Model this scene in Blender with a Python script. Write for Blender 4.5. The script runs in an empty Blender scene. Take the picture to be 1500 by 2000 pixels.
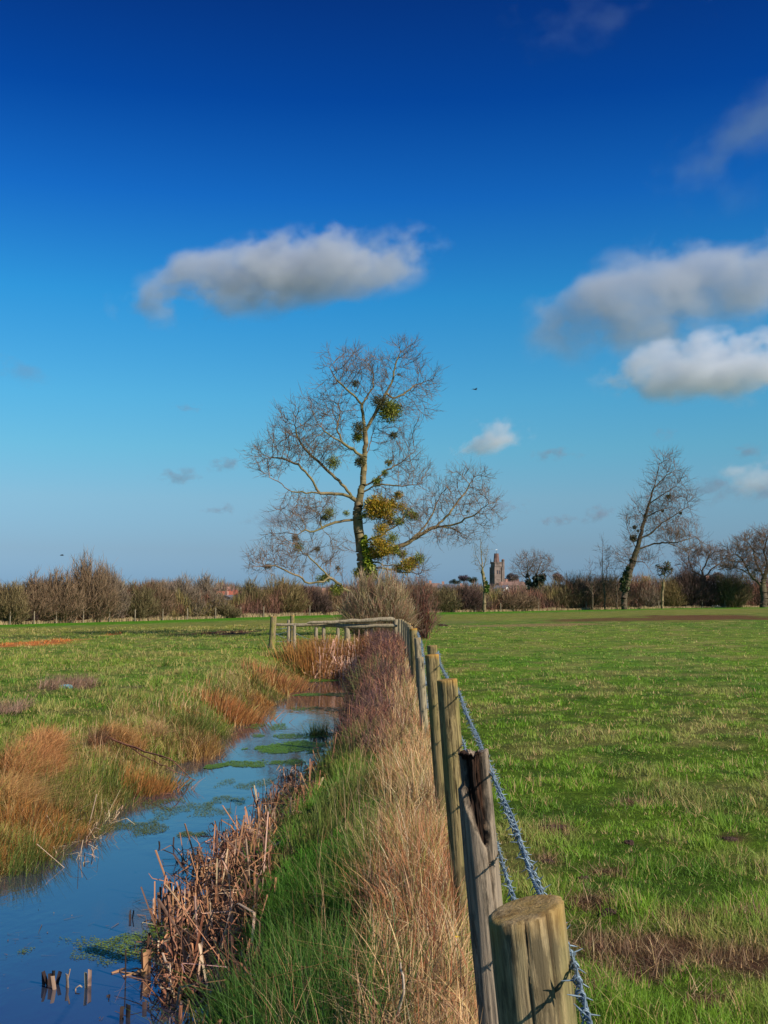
import bpy, math, random
import numpy as np
from mathutils import Vector, Matrix
rng = np.random.default_rng(7)
random.seed(7)
R = math.radians
sc = bpy.context.scene
col = sc.collection

# ------------------------------------------------------------------ camera
F = 2200.0; HY = 1178.0; EYE = 1.5
PITCH = math.atan((HY - 1000) / F)
cam_d = bpy.data.cameras.new('camera')
cam = bpy.data.objects.new('camera', cam_d); col.objects.link(cam)
cam.location = (0, 0, EYE)
cam.rotation_euler = (R(90) + PITCH, 0, 0)
cam_d.sensor_fit = 'VERTICAL'; cam_d.sensor_height = 36; cam_d.sensor_width = 27
cam_d.lens = F / 2000 * 36
cam_d.clip_start = 0.05; cam_d.clip_end = 20000
sc.camera = cam

# ------------------------------------------------------------------ light
SUN_EL, SUN_AZ = R(33), R(128)          # azimuth clockwise from +Y
sd = Vector((math.sin(SUN_AZ) * math.cos(SUN_EL), math.cos(SUN_AZ) * math.cos(SUN_EL), math.sin(SUN_EL)))
sun_d = bpy.data.lights.new('sun', 'SUN'); sun_d.energy = 5.0; sun_d.angle = R(0.5)
sun_d.color = (1.0, 0.93, 0.82)
sun = bpy.data.objects.new('sun', sun_d); col.objects.link(sun)
sun.rotation_euler = sd.to_track_quat('Z', 'Y').to_euler()
sun.location = (20, -20, 30)

w = bpy.data.worlds.new('World'); sc.world = w; w.use_nodes = True
nt = w.node_tree; nt.nodes.clear()
wo = nt.nodes.new('ShaderNodeOutputWorld'); bg = nt.nodes.new('ShaderNodeBackground')
sky = nt.nodes.new('ShaderNodeTexSky'); sky.sky_type = 'NISHITA'; sky.sun_disc = False
sky.sun_elevation = SUN_EL; sky.sun_rotation = SUN_AZ; sky.altitude = 50
sky.air_density = 1.0; sky.dust_density = 0.6; sky.ozone_density = 2.5
bg.inputs[1].default_value = 0.08
tc = nt.nodes.new('ShaderNodeTexCoord'); sx = nt.nodes.new('ShaderNodeSeparateXYZ')
ramp = nt.nodes.new('ShaderNodeValToRGB')
nt.links.new(tc.outputs['Generated'], sx.inputs[0]); nt.links.new(sx.outputs['Z'], ramp.inputs[0])
SKY_TINT = [(0.0204, (0.414, 0.68, 1.24)), (0.0471, (0.498, 0.695, 1.036)), (0.0915, (0.61, 0.896, 1.081)), (0.1353, (0.506, 1.065, 1.191)), (0.179, (0.395, 1.127, 1.33)), (0.2636, (0.173, 1.03, 1.479)), (0.344, (0.062, 0.635, 1.42)), (0.4182, (0.017, 0.353, 1.088)), (0.4859, (0.02, 0.24, 0.815)), (0.62, (0.45, 0.75, 1.1))]  #SKYTINT
cr = ramp.color_ramp
while len(cr.elements) > 1: cr.elements.remove(cr.elements[-1])
cr.elements[0].position = SKY_TINT[0][0]; cr.elements[0].color = (*SKY_TINT[0][1], 1)
for p, c in SKY_TINT[1:]:
    e = cr.elements.new(p); e.color = (*c, 1)
mx = nt.nodes.new('ShaderNodeMix'); mx.data_type = 'RGBA'; mx.blend_type = 'MULTIPLY'; mx.inputs[0].default_value = 1
nt.links.new(sky.outputs[0], mx.inputs[6]); nt.links.new(ramp.outputs[0], mx.inputs[7])
nt.links.new(mx.outputs[2], bg.inputs[0]); nt.links.new(bg.outputs[0], wo.inputs[0])

sc.view_settings.view_transform = 'Standard'; sc.view_settings.look = 'None'
sc.view_settings.exposure = 0.15; sc.view_settings.gamma = 1.0; sc.view_settings.use_curve_mapping = False
cy = sc.cycles
cy.max_bounces = 6; cy.diffuse_bounces = 2; cy.glossy_bounces = 3; cy.transmission_bounces = 3
cy.transparent_max_bounces = 8; cy.volume_bounces = 5
cy.volume_step_rate = 1.0; cy.volume_max_steps = 64
cy.caustics_reflective = False; cy.caustics_refractive = False
cy.sample_clamp_indirect = 4

# ------------------------------------------------------------------ helpers
def ray(px, py):
    u = (px - 750) / F; v = -(py - 1000) / F
    c, s = math.cos(PITCH), math.sin(PITCH)
    return Vector((u, c - v * s, s + v * c))
def at(px, py, Y):
    d = ray(px, py); t = Y / d.y
    return Vector((d.x * t, Y, EYE + d.z * t))
def ppm(Y): return F / Y                      # photo pixels per metre at depth Y

def tag(o, label=None, cat=None, group=None, kind=None):
    if label: o['label'] = label
    if cat: o['category'] = cat
    if group: o['group'] = group
    if kind: o['kind'] = kind
    return o
def empty(name, loc, rz=0):
    o = bpy.data.objects.new(name, None); col.objects.link(o)
    o.location = loc; o.rotation_euler = (0, 0, rz); o.empty_display_size = 0.2
    return o
def link(name, me, parent=None, loc=None):
    o = bpy.data.objects.new(name, me); col.objects.link(o)
    if parent is not None: o.parent = parent
    if loc is not None: o.location = loc
    return o
def mesh_np(name, V, loops, starts, totals, mat=None, cols=None, smooth=False, extra=None):
    me = bpy.data.meshes.new(name)
    V = np.ascontiguousarray(V, dtype=np.float32)
    me.vertices.add(len(V)); me.vertices.foreach_set('co', V.ravel())
    me.loops.add(len(loops)); me.loops.foreach_set('vertex_index', np.ascontiguousarray(loops, dtype=np.int32))
    me.polygons.add(len(starts)); me.polygons.foreach_set('loop_start', np.ascontiguousarray(starts, dtype=np.int32))
    if smooth: me.polygons.foreach_set('use_smooth', np.ones(len(starts), dtype=bool))
    me.update(calc_edges=True)
    if cols is not None:
        a = me.color_attributes.new('col', 'FLOAT_COLOR', 'POINT')
        c4 = np.ones((len(V), 4), dtype=np.float32); c4[:, :3] = cols
        a.data.foreach_set('color', c4.ravel())
    if extra:
        for k, arr in extra.items():
            a = me.attributes.new(k, 'FLOAT', 'POINT'); a.data.foreach_set('value', np.ascontiguousarray(arr, dtype=np.float32))
    if mat: me.materials.append(mat)
    return me
def quads_mesh(name, V, Q, mat=None, cols=None, smooth=False, extra=None):
    Q = np.asarray(Q, dtype=np.int32)
    n = Q.shape[1]
    return mesh_np(name, V, Q.ravel(), np.arange(len(Q)) * n, None, mat, cols, smooth, extra)
def py_mesh(name, V, Fs, mat=None, smooth=False):
    me = bpy.data.meshes.new(name); me.from_pydata([tuple(v) for v in V], [], Fs); me.update()
    if mat: me.materials.append(mat)
    if smooth: me.polygons.foreach_set('use_smooth', [True] * len(me.polygons))
    return me

# value noise ---------------------------------------------------------------
def _h(ix, iy, seed):
    n = (ix.astype(np.int64) * 374761393 + iy.astype(np.int64) * 668265263 + seed * 1442695041) & 0xffffffff
    n = ((n ^ (n >> 13)) * 1274126177) & 0xffffffff
    return ((n ^ (n >> 16)) & 0xffff) / 65535.0
def vnoise(x, y, seed=0):
    x = np.asarray(x, float); y = np.asarray(y, float)
    ix = np.floor(x); iy = np.floor(y); fx = x - ix; fy = y - iy
    fx = fx * fx * (3 - 2 * fx); fy = fy * fy * (3 - 2 * fy)
    a = _h(ix, iy, seed); b = _h(ix + 1, iy, seed); c = _h(ix, iy + 1, seed); d = _h(ix + 1, iy + 1, seed)
    return (a * (1 - fx) + b * fx) * (1 - fy) + (c * (1 - fx) + d * fx) * fy
def fbm(x, y, seed=0, o=4):
    r = 0; amp = .5; t = 0
    for i in range(o):
        r = r + amp * vnoise(np.asarray(x) * 2 ** i + 17.3 * i, np.asarray(y) * 2 ** i + 5.1 * i, seed + i); t += amp; amp *= .5
    return r / t
def sstep(a, b, x):
    t = np.clip((x - a) / (b - a), 0, 1); return t * t * (3 - 2 * t)

# terrain ---------------------------------------------------------------
WATER = -0.60
_yk = np.array([0, 5.6, 7, 9, 11, 13, 18, 21, 29, 34]); _xr = np.array([-.95, -.98, -1.10, -1.22, -1.02, -.80, -.74, -.70, -.72, -.75])
_yl = np.array([0, 7, 8.3, 9.5, 12, 15, 20, 29, 34]); _xl = np.array([-3.2, -3.15, -2.95, -2.60, -2.52, -2.42, -2.24, -2.05, -1.9])
def xr(Y): return np.interp(Y, _yk, _xr) + .10 * (vnoise(Y * 1.3, Y * 0 + 3, 5) - .5)
def xl(Y): return np.interp(Y, _yl, _xl) + .22 * (vnoise(Y * .9, Y * 0 + 9, 6) - .5)
def xf(Y): return np.interp(Y, [0, 1.5, 3.3, 5.4, 8, 12, 18, 38], [.24, .26, .33, .35, .40, .44, .50, .58])
_gx = np.array([-2500, -800, -100, 300, 600, 800, 1000, 1300, 1500, 2300, 4000]); _gz = np.array([-.6, -.6, -.50, -.2, .14, .29, .41, .77, .9, 1.0, 1.0])
def height(X, Y, rough=True):
    X = np.asarray(X, float); Y = np.asarray(Y, float)
    u = 750 + F * X / np.maximum(Y, 5)
    base = sstep(25, 125, Y) * np.interp(u, _gx, _gz)
    base = base * (1 - sstep(200, 500, Y)) 
    end = 1 - sstep(31.2, 33.2, Y + .5 * (vnoise(X * 2, Y * 0, 11) - .5))
    L, Rr = xl(Y), xr(Y)
    tr = np.clip((xf(Y) - .30 - X) / (xf(Y) - .30 - Rr), 0, 1.6)
    dr = .80 * np.where(tr < 1, tr ** 2.3, 1 + (tr - 1) * .6)
    tl = np.clip((X - (L - 1.7)) / 1.7, 0, 1.35)
    dl = .78 * np.where(tl < 1, tl ** 1.3, 1 + (tl - 1) * .8)
    d = np.minimum(dr, dl) * end
    z = base - d - .16 * np.exp(-((X + .33) / .28) ** 2 - ((Y - 4.9) / 1.3) ** 2) - .10 * np.exp(-((X + .4) / .2) ** 2 - ((Y - 8.6) / .8) ** 2)
    if rough:
        out = 1 - np.clip(d * 3, 0, .6)
        z = z + out * (.07 * (fbm(X * 1.2, Y * 1.2, 21, 3) - .5) + .05 * (fbm(X * 5, Y * 5, 31, 2) - .5) * (Y < 30))
        # tussocky left bank
        z = z + .12 * (fbm(X * 1.6, Y * 1.3, 44, 3) - .45) * sstep(-5.5, -3.2, X) * (X < L) * (Y < 35) * (Y > 0)
    return z
def hz(x, y): return float(height(np.array([x]), np.array([y]))[0])
def gpt(px, py):
    d = ray(px, py); lo, hi = 1.0, 900.0
    for _ in range(50):
        m = math.sqrt(lo * hi)
        t = m / d.y
        if EYE + d.z * t > float(height(np.array([d.x * t]), np.array([m]), False)[0]): lo = m
        else: hi = m
    m = (lo + hi) / 2; return d.x * m / d.y, m

GREEN = np.array([.150, .258, .020]); DGREEN = np.array([.05, .12, .012])
TAN = np.array([.42, .32, .11]); STRAW = np.array([.52, .35, .15]); RUST = np.array([.44, .18, .045])
BROWN = np.array([.10, .050, .025]); SOIL = np.array([.05, .025, .016]); OLIVE = np.array([.16, .16, .035])
def mixc(a, b, t): return a * (1 - t[:, None]) + b * t[:, None]
patches = []
def patch(px, py, rx, ry, c, s=1.0):
    X0, Y0 = gpt(px, py); X1, _ = gpt(px + rx, py); _, Ya = gpt(px, py - ry); _, Yb = gpt(px, py + ry)
    patches.append((X0, (Ya + Yb) / 2, abs(X1 - X0), max(.05, abs(Ya - Yb) / 2), np.array(c), s))
EARTH = (.17, .085, .035); ORANGE = (.55, .19, .05)
patch(60, 1258, 60, 5, ORANGE, 1.1); patch(100, 1253, 32, 5, ORANGE, 1.2); patch(10, 1261, 30, 4, ORANGE, 1.0)
patch(214, 1240, 9, 2.5, ORANGE, 1.0)
patch(440, 1236, 60, 4, (.10, .045, .03), 1.3); patch(380, 1239, 50, 3, (.13, .07, .03), .9)
patch(330, 1233, 210, 2.5, (.05, .075, .02), .8); patch(60, 1245, 120, 4, (.06, .09, .02), .6)
patch(130, 1342, 50, 9, (.22, .12, .08), .9); patch(230, 1345, 40, 5, (.2, .12, .08), .6)
patch(1400, 1206, 160, 5, EARTH, 1.2); patch(1250, 1210, 190, 4, EARTH, .9); patch(1060, 1221, 150, 3, (.34, .22, .09), .8)
patch(900, 1216, 60, 3, (.20, .2, .06), .6)
patch(864, 1221, 10, 2.5, BROWN, 1.2)
for p in [(1290, 1860, 120, 34), (1170, 1850, 70, 40), (1430, 1880, 90, 30), (1250, 1905, 60, 16), (1150, 1760, 40, 18), (1350, 1800, 50, 14), (1450, 1790, 50, 14),
          (1080, 1625, 30, 8), (1068, 1676, 28, 9), (1430, 1640, 30, 8), (1240, 1570, 26, 6), (1130, 1940, 60, 20), (1380, 1960, 40, 14), (1180, 1700, 30, 8)]:
    patch(*p, (.15, .08, .04), 1.0)
def gcol(X, Y, jit=0.0):
    X = np.asarray(X, float); Y = np.asarray(Y, float); n = len(X)
    a = fbm(X * .9, Y * .9, 1, 4); b = fbm(X * .16, Y * .12, 2, 3); c = fbm(X * 3.2, Y * 3.2, 3, 3); e = fbm(X * .03, Y * .05, 9, 3)
    right = X > xf(np.clip(Y, 0, 38)) - .1
    t_tan = sstep(.52, .78, a * .55 + c * .45 + (b - .5) * .55 + .05 * (Y > 12))
    t_tan = np.where(right, t_tan * .62 + .16 * sstep(14, 50, Y), t_tan * .75 + .16 * (Y < 40) + .22 * (Y > 40))
    C = mixc(np.tile(GREEN, (n, 1)), TAN, np.clip(t_tan, 0, 1))
    C = mixc(C, np.array([.08, .22, .014]), sstep(.46, .70, b) * .6)
    C = mixc(C, DGREEN, sstep(.50, .72, fbm(X * 2.1 + 40, Y * 2.1, 8, 3)) * .6)
    C = mixc(C, np.array([.30, .24, .08]), sstep(.54, .74, fbm(X * 1.3 + 9, Y * .8, 18, 4)) * .55)
    # bright strip at the foot of the far hedge
    u = 750 + F * X / np.maximum(Y, 5)
    hd = np.interp(u, [-100, 300, 600, 800, 1000, 1300, 1500], [95, 110, 125, 140, 150, 160, 165])
    strip = sstep(.80, .88, Y / hd) * (Y / hd < 1.3)
    C = mixc(C, np.array([.09, .27, .010]), strip * .9)
    band = sstep(.52, .6, Y / hd) * (1 - sstep(.72, .84, Y / hd))
    C = mixc(C, np.array([.30, .25, .06]), band * .5)
    # banks
    L = xl(Y); dl = L - X
    bank = (~right) & (Y < 40) & (Y > 0)
    tb = np.where(bank, sstep(2.6, .2, dl) * (dl > -.3), 0)
    C = mixc(C, np.array([.34, .24, .08]), tb * sstep(.42, .64, a * .5 + c * .5) * .85)
    C = mixc(C, RUST, tb * sstep(1.1, .1, dl) * sstep(.48, .62, fbm(X * 1.5, Y * .8, 15, 3)) * .7)
    C = mixc(C, np.array([.07, .04, .02]), np.where(bank, sstep(.42, .1, dl), 0) * .8)  # dark brown here paints in the shadow at the water's edge
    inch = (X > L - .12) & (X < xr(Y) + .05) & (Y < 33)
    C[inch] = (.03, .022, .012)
    vg = (~right) & (X >= xr(Y) + .05) & (Y < 34); C[vg] = C[vg] * np.array([.6, .5, .5])  # verge ground darkened to paint shade between its blades
    for X0, Y0, rx, ry, pc, s in patches:
        m = (np.abs(X - X0) < rx * 1.7) & (np.abs(Y - Y0) < ry * 1.7)
        if not m.any(): continue
        d = np.sqrt(((X[m] - X0) / rx) ** 2 + ((Y[m] - Y0) / ry) ** 2)
        nz = fbm(X[m] * 6 / max(.3, min(rx, ry) * 3), Y[m] * 6 / max(.3, min(rx, ry) * 3), 77, 3)
        t = np.clip(sstep(1.35, .55, d + (nz - .5) * 1.3) * s, 0, 1)
        C[m] = mixc(C[m], pc, t)
    if jit: C = C * (1 + jit * (rng.random((n, 1)) - .5)) 
    return C

# ------------------------------------------------------------------ materials
def newmat(name):
    m = bpy.data.materials.new(name); m.use_nodes = True
    return m, m.node_tree, m.node_tree.nodes['Principled BSDF'], m.node_tree.nodes['Material Output']
def N(nt, t, **kw):
    n = nt.nodes.new('ShaderNode' + t)
    for k, v in kw.items(): setattr(n, k, v)
    return n
def plain(name, c, rough=.7, var=.25, scale=6, metal=0, bump=0):
    m, nt, p, o = newmat(name)
    tc = N(nt, 'TexCoord'); nz = N(nt, 'TexNoise'); nz.inputs['Scale'].default_value = scale; nz.inputs['Detail'].default_value = 5
    nt.links.new(tc.outputs['Object'], nz.inputs['Vector'])
    mr = N(nt, 'MapRange'); mr.inputs[3].default_value = 1 - var; mr.inputs[4].default_value = 1 + var
    mr.inputs[1].default_value = .3; mr.inputs[2].default_value = .7
    nt.links.new(nz.outputs[0], mr.inputs[0])
    vm = N(nt, 'VectorMath', operation='SCALE'); vm.inputs[0].default_value = c
    nt.links.new(mr.outputs[0], vm.inputs[3]); nt.links.new(vm.outputs[0], p.inputs['Base Color'])
    p.inputs['Roughness'].default_value = rough; p.inputs['Metallic'].default_value = metal
    p.inputs['Specular IOR Level'].default_value = .3
    if bump:
        b = N(nt, 'Bump'); b.inputs['Strength'].default_value = bump; b.inputs['Distance'].default_value = .02
        nt.links.new(nz.outputs[0], b.inputs['Height']); nt.links.new(b.outputs[0], p.inputs['Normal'])
    return m
def vegmat(name, trans=.3, rough=.55, spec=.25):
    m, nt, p, o = newmat(name)
    a = N(nt, 'Attribute'); a.attribute_name = 'col'
    p.inputs['Roughness'].default_value = rough; p.inputs['Specular IOR Level'].default_value = spec
    nt.links.new(a.outputs['Color'], p.inputs['Base Color'])
    if trans:
        t = N(nt, 'BsdfTranslucent'); nt.links.new(a.outputs['Color'], t.inputs[0])
        mx = N(nt, 'MixShader'); mx.inputs[0].default_value = trans
        nt.links.new(p.outputs[0], mx.inputs[1]); nt.links.new(t.outputs[0], mx.inputs[2]); nt.links.new(mx.outputs[0], o.inputs[0])
    return m
M_veg = vegmat('grass_blade'); M_dry = vegmat('dry_reed', .12, .6, .2); M_twig = vegmat('twig', 0, .75, .15)
M_leaf = vegmat('leaf', .2, .45, .3)

def ground_mat():
    m, nt, p, o = newmat('pasture_ground')
    a = N(nt, 'Attribute'); a.attribute_name = 'col'
    tc = N(nt, 'TexCoord')
    mp = N(nt, 'Mapping'); nt.links.new(tc.outputs['Object'], mp.inputs[0])
    n1 = N(nt, 'TexNoise'); n1.inputs['Scale'].default_value = 14; n1.inputs['Detail'].default_value = 8; n1.inputs['Roughness'].default_value = .7
    n2 = N(nt, 'TexNoise'); n2.inputs['Scale'].default_value = 1.3; n2.inputs['Detail'].default_value = 9; n2.inputs['Roughness'].default_value = .72
    for n in (n1, n2): nt.links.new(mp.outputs[0], n.inputs['Vector'])
    ad = N(nt, 'Math', operation='ADD'); nt.links.new(n1.outputs[0], ad.inputs[0]); nt.links.new(n2.outputs[0], ad.inputs[1])
    mr = N(nt, 'MapRange'); mr.inputs[1].default_value = .7; mr.inputs[2].default_value = 1.3; mr.inputs[3].default_value = .45; mr.inputs[4].default_value = 1.35
    nt.links.new(ad.outputs[0], mr.inputs[0])
    vm = N(nt, 'VectorMath', operation='SCALE'); nt.links.new(a.outputs['Color'], vm.inputs[0]); nt.links.new(mr.outputs[0], vm.inputs[3])
    # straw flecks
    n3 = N(nt, 'TexNoise'); n3.inputs['Scale'].default_value = 5; n3.inputs['Detail'].default_value = 10; n3.inputs['Roughness'].default_value = .8
    nt.links.new(mp.outputs[0], n3.inputs['Vector'])
    r3 = N(nt, 'MapRange'); r3.inputs[1].default_value = .56; r3.inputs[2].default_value = .70; r3.inputs[4].default_value = .45
    nt.links.new(n3.outputs[0], r3.inputs[0])
    mx = N(nt, 'Mix', data_type='RGBA'); mx.inputs[7].default_value = (.34, .25, .10, 1)
    nt.links.new(r3.outputs[0], mx.inputs[0]); nt.links.new(vm.outputs[0], mx.inputs[6])
    nt.links.new(mx.outputs[2], p.inputs['Base Color'])
    p.inputs['Roughness'].default_value = .95; p.inputs['Specular IOR Level'].default_value = .05
    b = N(nt, 'Bump'); b.inputs['Strength'].default_value = .8; b.inputs['Distance'].default_value = .06
    nt.links.new(ad.outputs[0], b.inputs['Height']); nt.links.new(b.outputs[0], p.inputs['Normal'])
    return m
def geo(a, b, r, s0):
    out = [a]; s = s0
    while out[-1] < b: out.append(out[-1] + s); s *= r
    return out
core = list(np.arange(-6, 4.001, .08))
left = [-v for v in geo(6.08, 3000, 1.03, .09)][::-1]; right = geo(4.08, 3000, 1.03, .09)
XS = np.array(left + core + right)
ys = [1.2]
while ys[-1] < 4200: ys.append(ys[-1] * 1.0125 + .012)
YS = np.array([-60, -35, -20, -12, -7, -4, -2.2, -1.2, -.6, -.2, .2, .5, .8, 1.0] + ys)
GX, GY = np.meshgrid(XS, YS); GZ = height(GX.ravel(), GY.ravel())
V = np.stack([GX.ravel(), GY.ravel(), GZ], 1)
nx, ny = len(XS), len(YS)
ii, jj = np.meshgrid(np.arange(nx - 1), np.arange(ny - 1)); i0 = (jj * nx + ii).ravel()
Q = np.stack([i0, i0 + 1, i0 + nx + 1, i0 + nx], 1)
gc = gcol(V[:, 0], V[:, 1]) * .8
gc = gc * (1 - (.33 * (np.array([1, 1.1, .9]) * (1 - sstep(12, 30, V[:, 1:2])))))  # near ground painted darker and browner, as shade in the grass gaps
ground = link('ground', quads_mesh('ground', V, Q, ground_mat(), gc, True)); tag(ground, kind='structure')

# water -------------------------------------------------------------------
def water_mat():
    m, nt, p, o = newmat('ditch_water')
    tc = N(nt, 'TexCoord'); mp = N(nt, 'Mapping'); mp.inputs['Scale'].default_value = (1, .6, 1)
    nt.links.new(tc.outputs['Object'], mp.inputs[0])
    n1 = N(nt, 'TexNoise'); n1.inputs['Scale'].default_value = 9; n1.inputs['Detail'].default_value = 3
    n2 = N(nt, 'TexNoise'); n2.inputs['Scale'].default_value = 1.1; n2.inputs['Detail'].default_value = 3
    nt.links.new(mp.outputs[0], n1.inputs[0]); nt.links.new(mp.outputs[0], n2.inputs[0])
    mu = N(nt, 'Math', operation='MULTIPLY'); nt.links.new(n1.outputs[0], mu.inputs[0])
    pw = N(nt, 'MapRange'); pw.inputs[1].default_value = .42; pw.inputs[2].default_value = .62; pw.inputs[3].default_value = .12
    nt.links.new(n2.outputs[0], pw.inputs[0]); nt.links.new(pw.outputs[0], mu.inputs[1])
    b = N(nt, 'Bump'); b.inputs['Strength'].default_value = .16; b.inputs['Distance'].default_value = .02
    nt.links.new(mu.outputs[0], b.inputs['Height']); nt.links.new(b.outputs[0], p.inputs['Normal'])
    p.inputs['Base Color'].default_value = (.030, .035, .055, 1); p.inputs['Roughness'].default_value = .03
    p.inputs['IOR'].default_value = 2.05; p.inputs['Specular IOR Level'].default_value = .9
    return m
Yw = np.linspace(-4, 33.4, 120)
V = []; Q = []
for i, y in enumerate(Yw):
    a, b = float(xl(np.array(y))) - .7, float(xr(np.array(y))) + .35
    V += [(a, y, WATER), (b, y, WATER)]
    if i: Q.append((2 * i - 2, 2 * i - 1, 2 * i + 1, 2 * i))
water = link('water', quads_mesh('water', np.array(V), Q, water_mat())); tag(water, kind='structure')

# ribbons -------------------------------------------------------------------
def ribbons(P, W, side, C, tipcol=None, name='grass', mat=None, fold=0):
    """P (n,k,3) centre lines; W (n,k) widths (last may be 0); side (n,3)"""
    n, k, _ = P.shape
    s = side[:, None, :] * W[:, :, None] * .5
    if fold:
        up = np.cross(side, P[:, -1] - P[:, 0]); up /= np.linalg.norm(up, axis=1, keepdims=True) + 1e-9
        mid = P + up[:, None, :] * W[:, :, None] * fold
        V = np.stack([P - s, mid, P + s], 2).reshape(n, k * 3, 3); per = 3
    else:
        V = np.stack([P - s, P + s], 2).reshape(n, k * 2, 3); per = 2
    base = np.arange(n)[:, None] * (k * per)
    Qs = []
    for j in range(k - 1):
        for q in range(per - 1):
            a = j * per + q
            Qs.append(base + np.array([[a, a + 1, a + per + 1, a + per]]))
    Q = np.stack(Qs, 1).reshape(-1, 4)
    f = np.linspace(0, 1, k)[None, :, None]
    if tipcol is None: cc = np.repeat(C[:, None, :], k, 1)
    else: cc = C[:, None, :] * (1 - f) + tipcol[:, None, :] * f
    cc = np.repeat(cc, per, axis=1)
    return V.reshape(-1, 3), Q, cc.reshape(-1, 3)
def blades(X, Y, H, W, C, lean=.35, wind=(0, 0), curl=.5, Z=None, k=3, tip=None, fold=0, out=None):
    n = len(X)
    if Z is None: Z = height(X, Y) - .01
    az = rng.random(n) * 2 * np.pi
    ln = np.abs(rng.normal(0, lean, n))
    dx = np.cos(az) * ln + wind[0]; dy = np.sin(az) * ln + wind[1]
    if out is not None: dx = dx + out[0]; dy = dy + out[1]
    t = np.linspace(0, 1, k)[None, :]
    P = np.empty((n, k, 3))
    tt = t ** (1 + curl)
    P[:, :, 0] = X[:, None] + (dx * H)[:, None] * tt
    P[:, :, 1] = Y[:, None] + (dy * H)[:, None] * tt
    drop = 1 / np.sqrt(1 + dx * dx + dy * dy)
    P[:, :, 2] = Z[:, None] + (H * drop)[:, None] * t * (1 - .25 * curl * t * np.clip(np.hypot(dx, dy), 0, 1)[:, None])
    sa = rng.random(n) * np.pi * 2
    side = np.stack([np.cos(sa), np.sin(sa) * .6, np.zeros(n)], 1)
    Wk = W[:, None] * (1 - t ** 1.5 * .92)
    return ribbons(P, Wk, side, C, tip, fold=fold)
def clump_xy(X, Y, k, rad):
    n = len(X); nc = max(1, n // k); c = rng.integers(0, nc, n)
    o = rng.normal(0, 1, (n, 2)); rr = rad * (.5 + rng.random(nc))[c] * np.maximum(1, Y[c] / 9) ** .5
    hh = (.65 + .7 * rng.random(nc))[c]
    return X[c] + o[:, 0] * rr, Y[c] + o[:, 1] * rr, o[:, 0] * .30, o[:, 1] * .30, hh, c
class Batch:
    def __init__(s): s.V = []; s.Q = []; s.C = []; s.n = 0
    def add(s, vqc):
        V, Q, C = vqc
        s.V.append(V); s.Q.append(Q + s.n); s.C.append(C); s.n += len(V)
    def build(s, name, mat, parent=None, loc=None, smooth=False):
        V = np.concatenate(s.V)
        if loc is not None: V = V - np.array(loc)
        return link(name, quads_mesh(name, V, np.concatenate(s.Q), mat, np.concatenate(s.C), smooth), parent, loc)
def scatter(n, y0, y1, xfun, p=1.5, hside=1.35):
    """sample Y with density falling like Y^-p, X inside the (widened) view wedge"""
    u = rng.random(n)
    if abs(p - 1) < 1e-6: Y = y0 * (y1 / y0) ** u
    else: Y = (y0 ** (1 - p) + u * (y1 ** (1 - p) - y0 ** (1 - p))) ** (1 / (1 - p))
    a, b = xfun(Y)
    return a + rng.random(n) * (b - a), Y
def jit(C, v=.3, hue=.1):
    n = len(C)
    return np.clip(C * (1 + v * (rng.random((n, 1)) - .5) * 2) * (1 + hue * (rng.random((n, 3)) - .5) * 2), 0, 1)

# pasture grass, right ------------------------------------------------------
B = Batch()
X, Y = scatter(230000, 2.0, 70, lambda Y: (xf(Y) - .1, np.maximum(Y * .40, 1.2) + .3), 1.05)
X, Y, ox, oy, hh, cid = clump_xy(X, Y, 9, .022)
C = gcol(X, Y)
clump = fbm(X * 2.6, Y * 2.6, 61, 3)
H = (.028 + .075 * sstep(.35, .75, clump)) * (.6 + .8 * rng.random(len(X))) * (1 + .003 * Y) * hh * np.interp(Y, [5, 12, 40], [1, .8, .55])
brown = (C[:, 0] > C[:, 1] * 1.15)
H = np.where(brown, H * .6, H)
Wd = np.maximum(.0035, .0007 * Y) * (.7 + .6 * rng.random(len(X)))
tdead = (rng.random(len(X)) < .10)[cid] & (Y < 22); dead = (rng.random(len(X)) < .07) | (tdead & (rng.random(len(X)) < .8))
C = np.where(dead[:, None], STRAW * 1.0, C * 1.15)
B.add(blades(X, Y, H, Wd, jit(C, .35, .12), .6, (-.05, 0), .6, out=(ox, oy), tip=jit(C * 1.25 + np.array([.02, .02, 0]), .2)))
# flattened dead thatch on the bare patches
ps = [p for p in patches if p[1] < 14 and abs(p[4][0] - .15) < .01 and p[0] > 0]
for X0, Y0, rx, ry, pc, s in ps:
    n = int(900 * rx * ry / .15) + 60; n = min(n, 3200)
    r = np.sqrt(rng.random(n)) * 1.5; a = rng.random(n) * 6.283
    X = X0 + r * rx * np.cos(a); Y = Y0 + r * ry * np.sin(a)
    C = jit(np.where((rng.random(n) < .4)[:, None], np.array([.48, .32, .16]), np.array([.24, .13, .07])), .45, .1)
    m = fbm(X * 4, Y * 3, 66, 3) > .42; X, Y, C = X[m], Y[m], C[m]; n = len(X)
    B.add(blades(X, Y, .04 + .10 * rng.random(n), .002 + .003 * rng.random(n), C, 1.6, (0, 0), .3))
B.build('pasture_grass', M_veg); o = bpy.data.objects['pasture_grass']; tag(o, 'short green grazed grass with straw tufts right of the fence', 'grass', kind='stuff')

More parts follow.
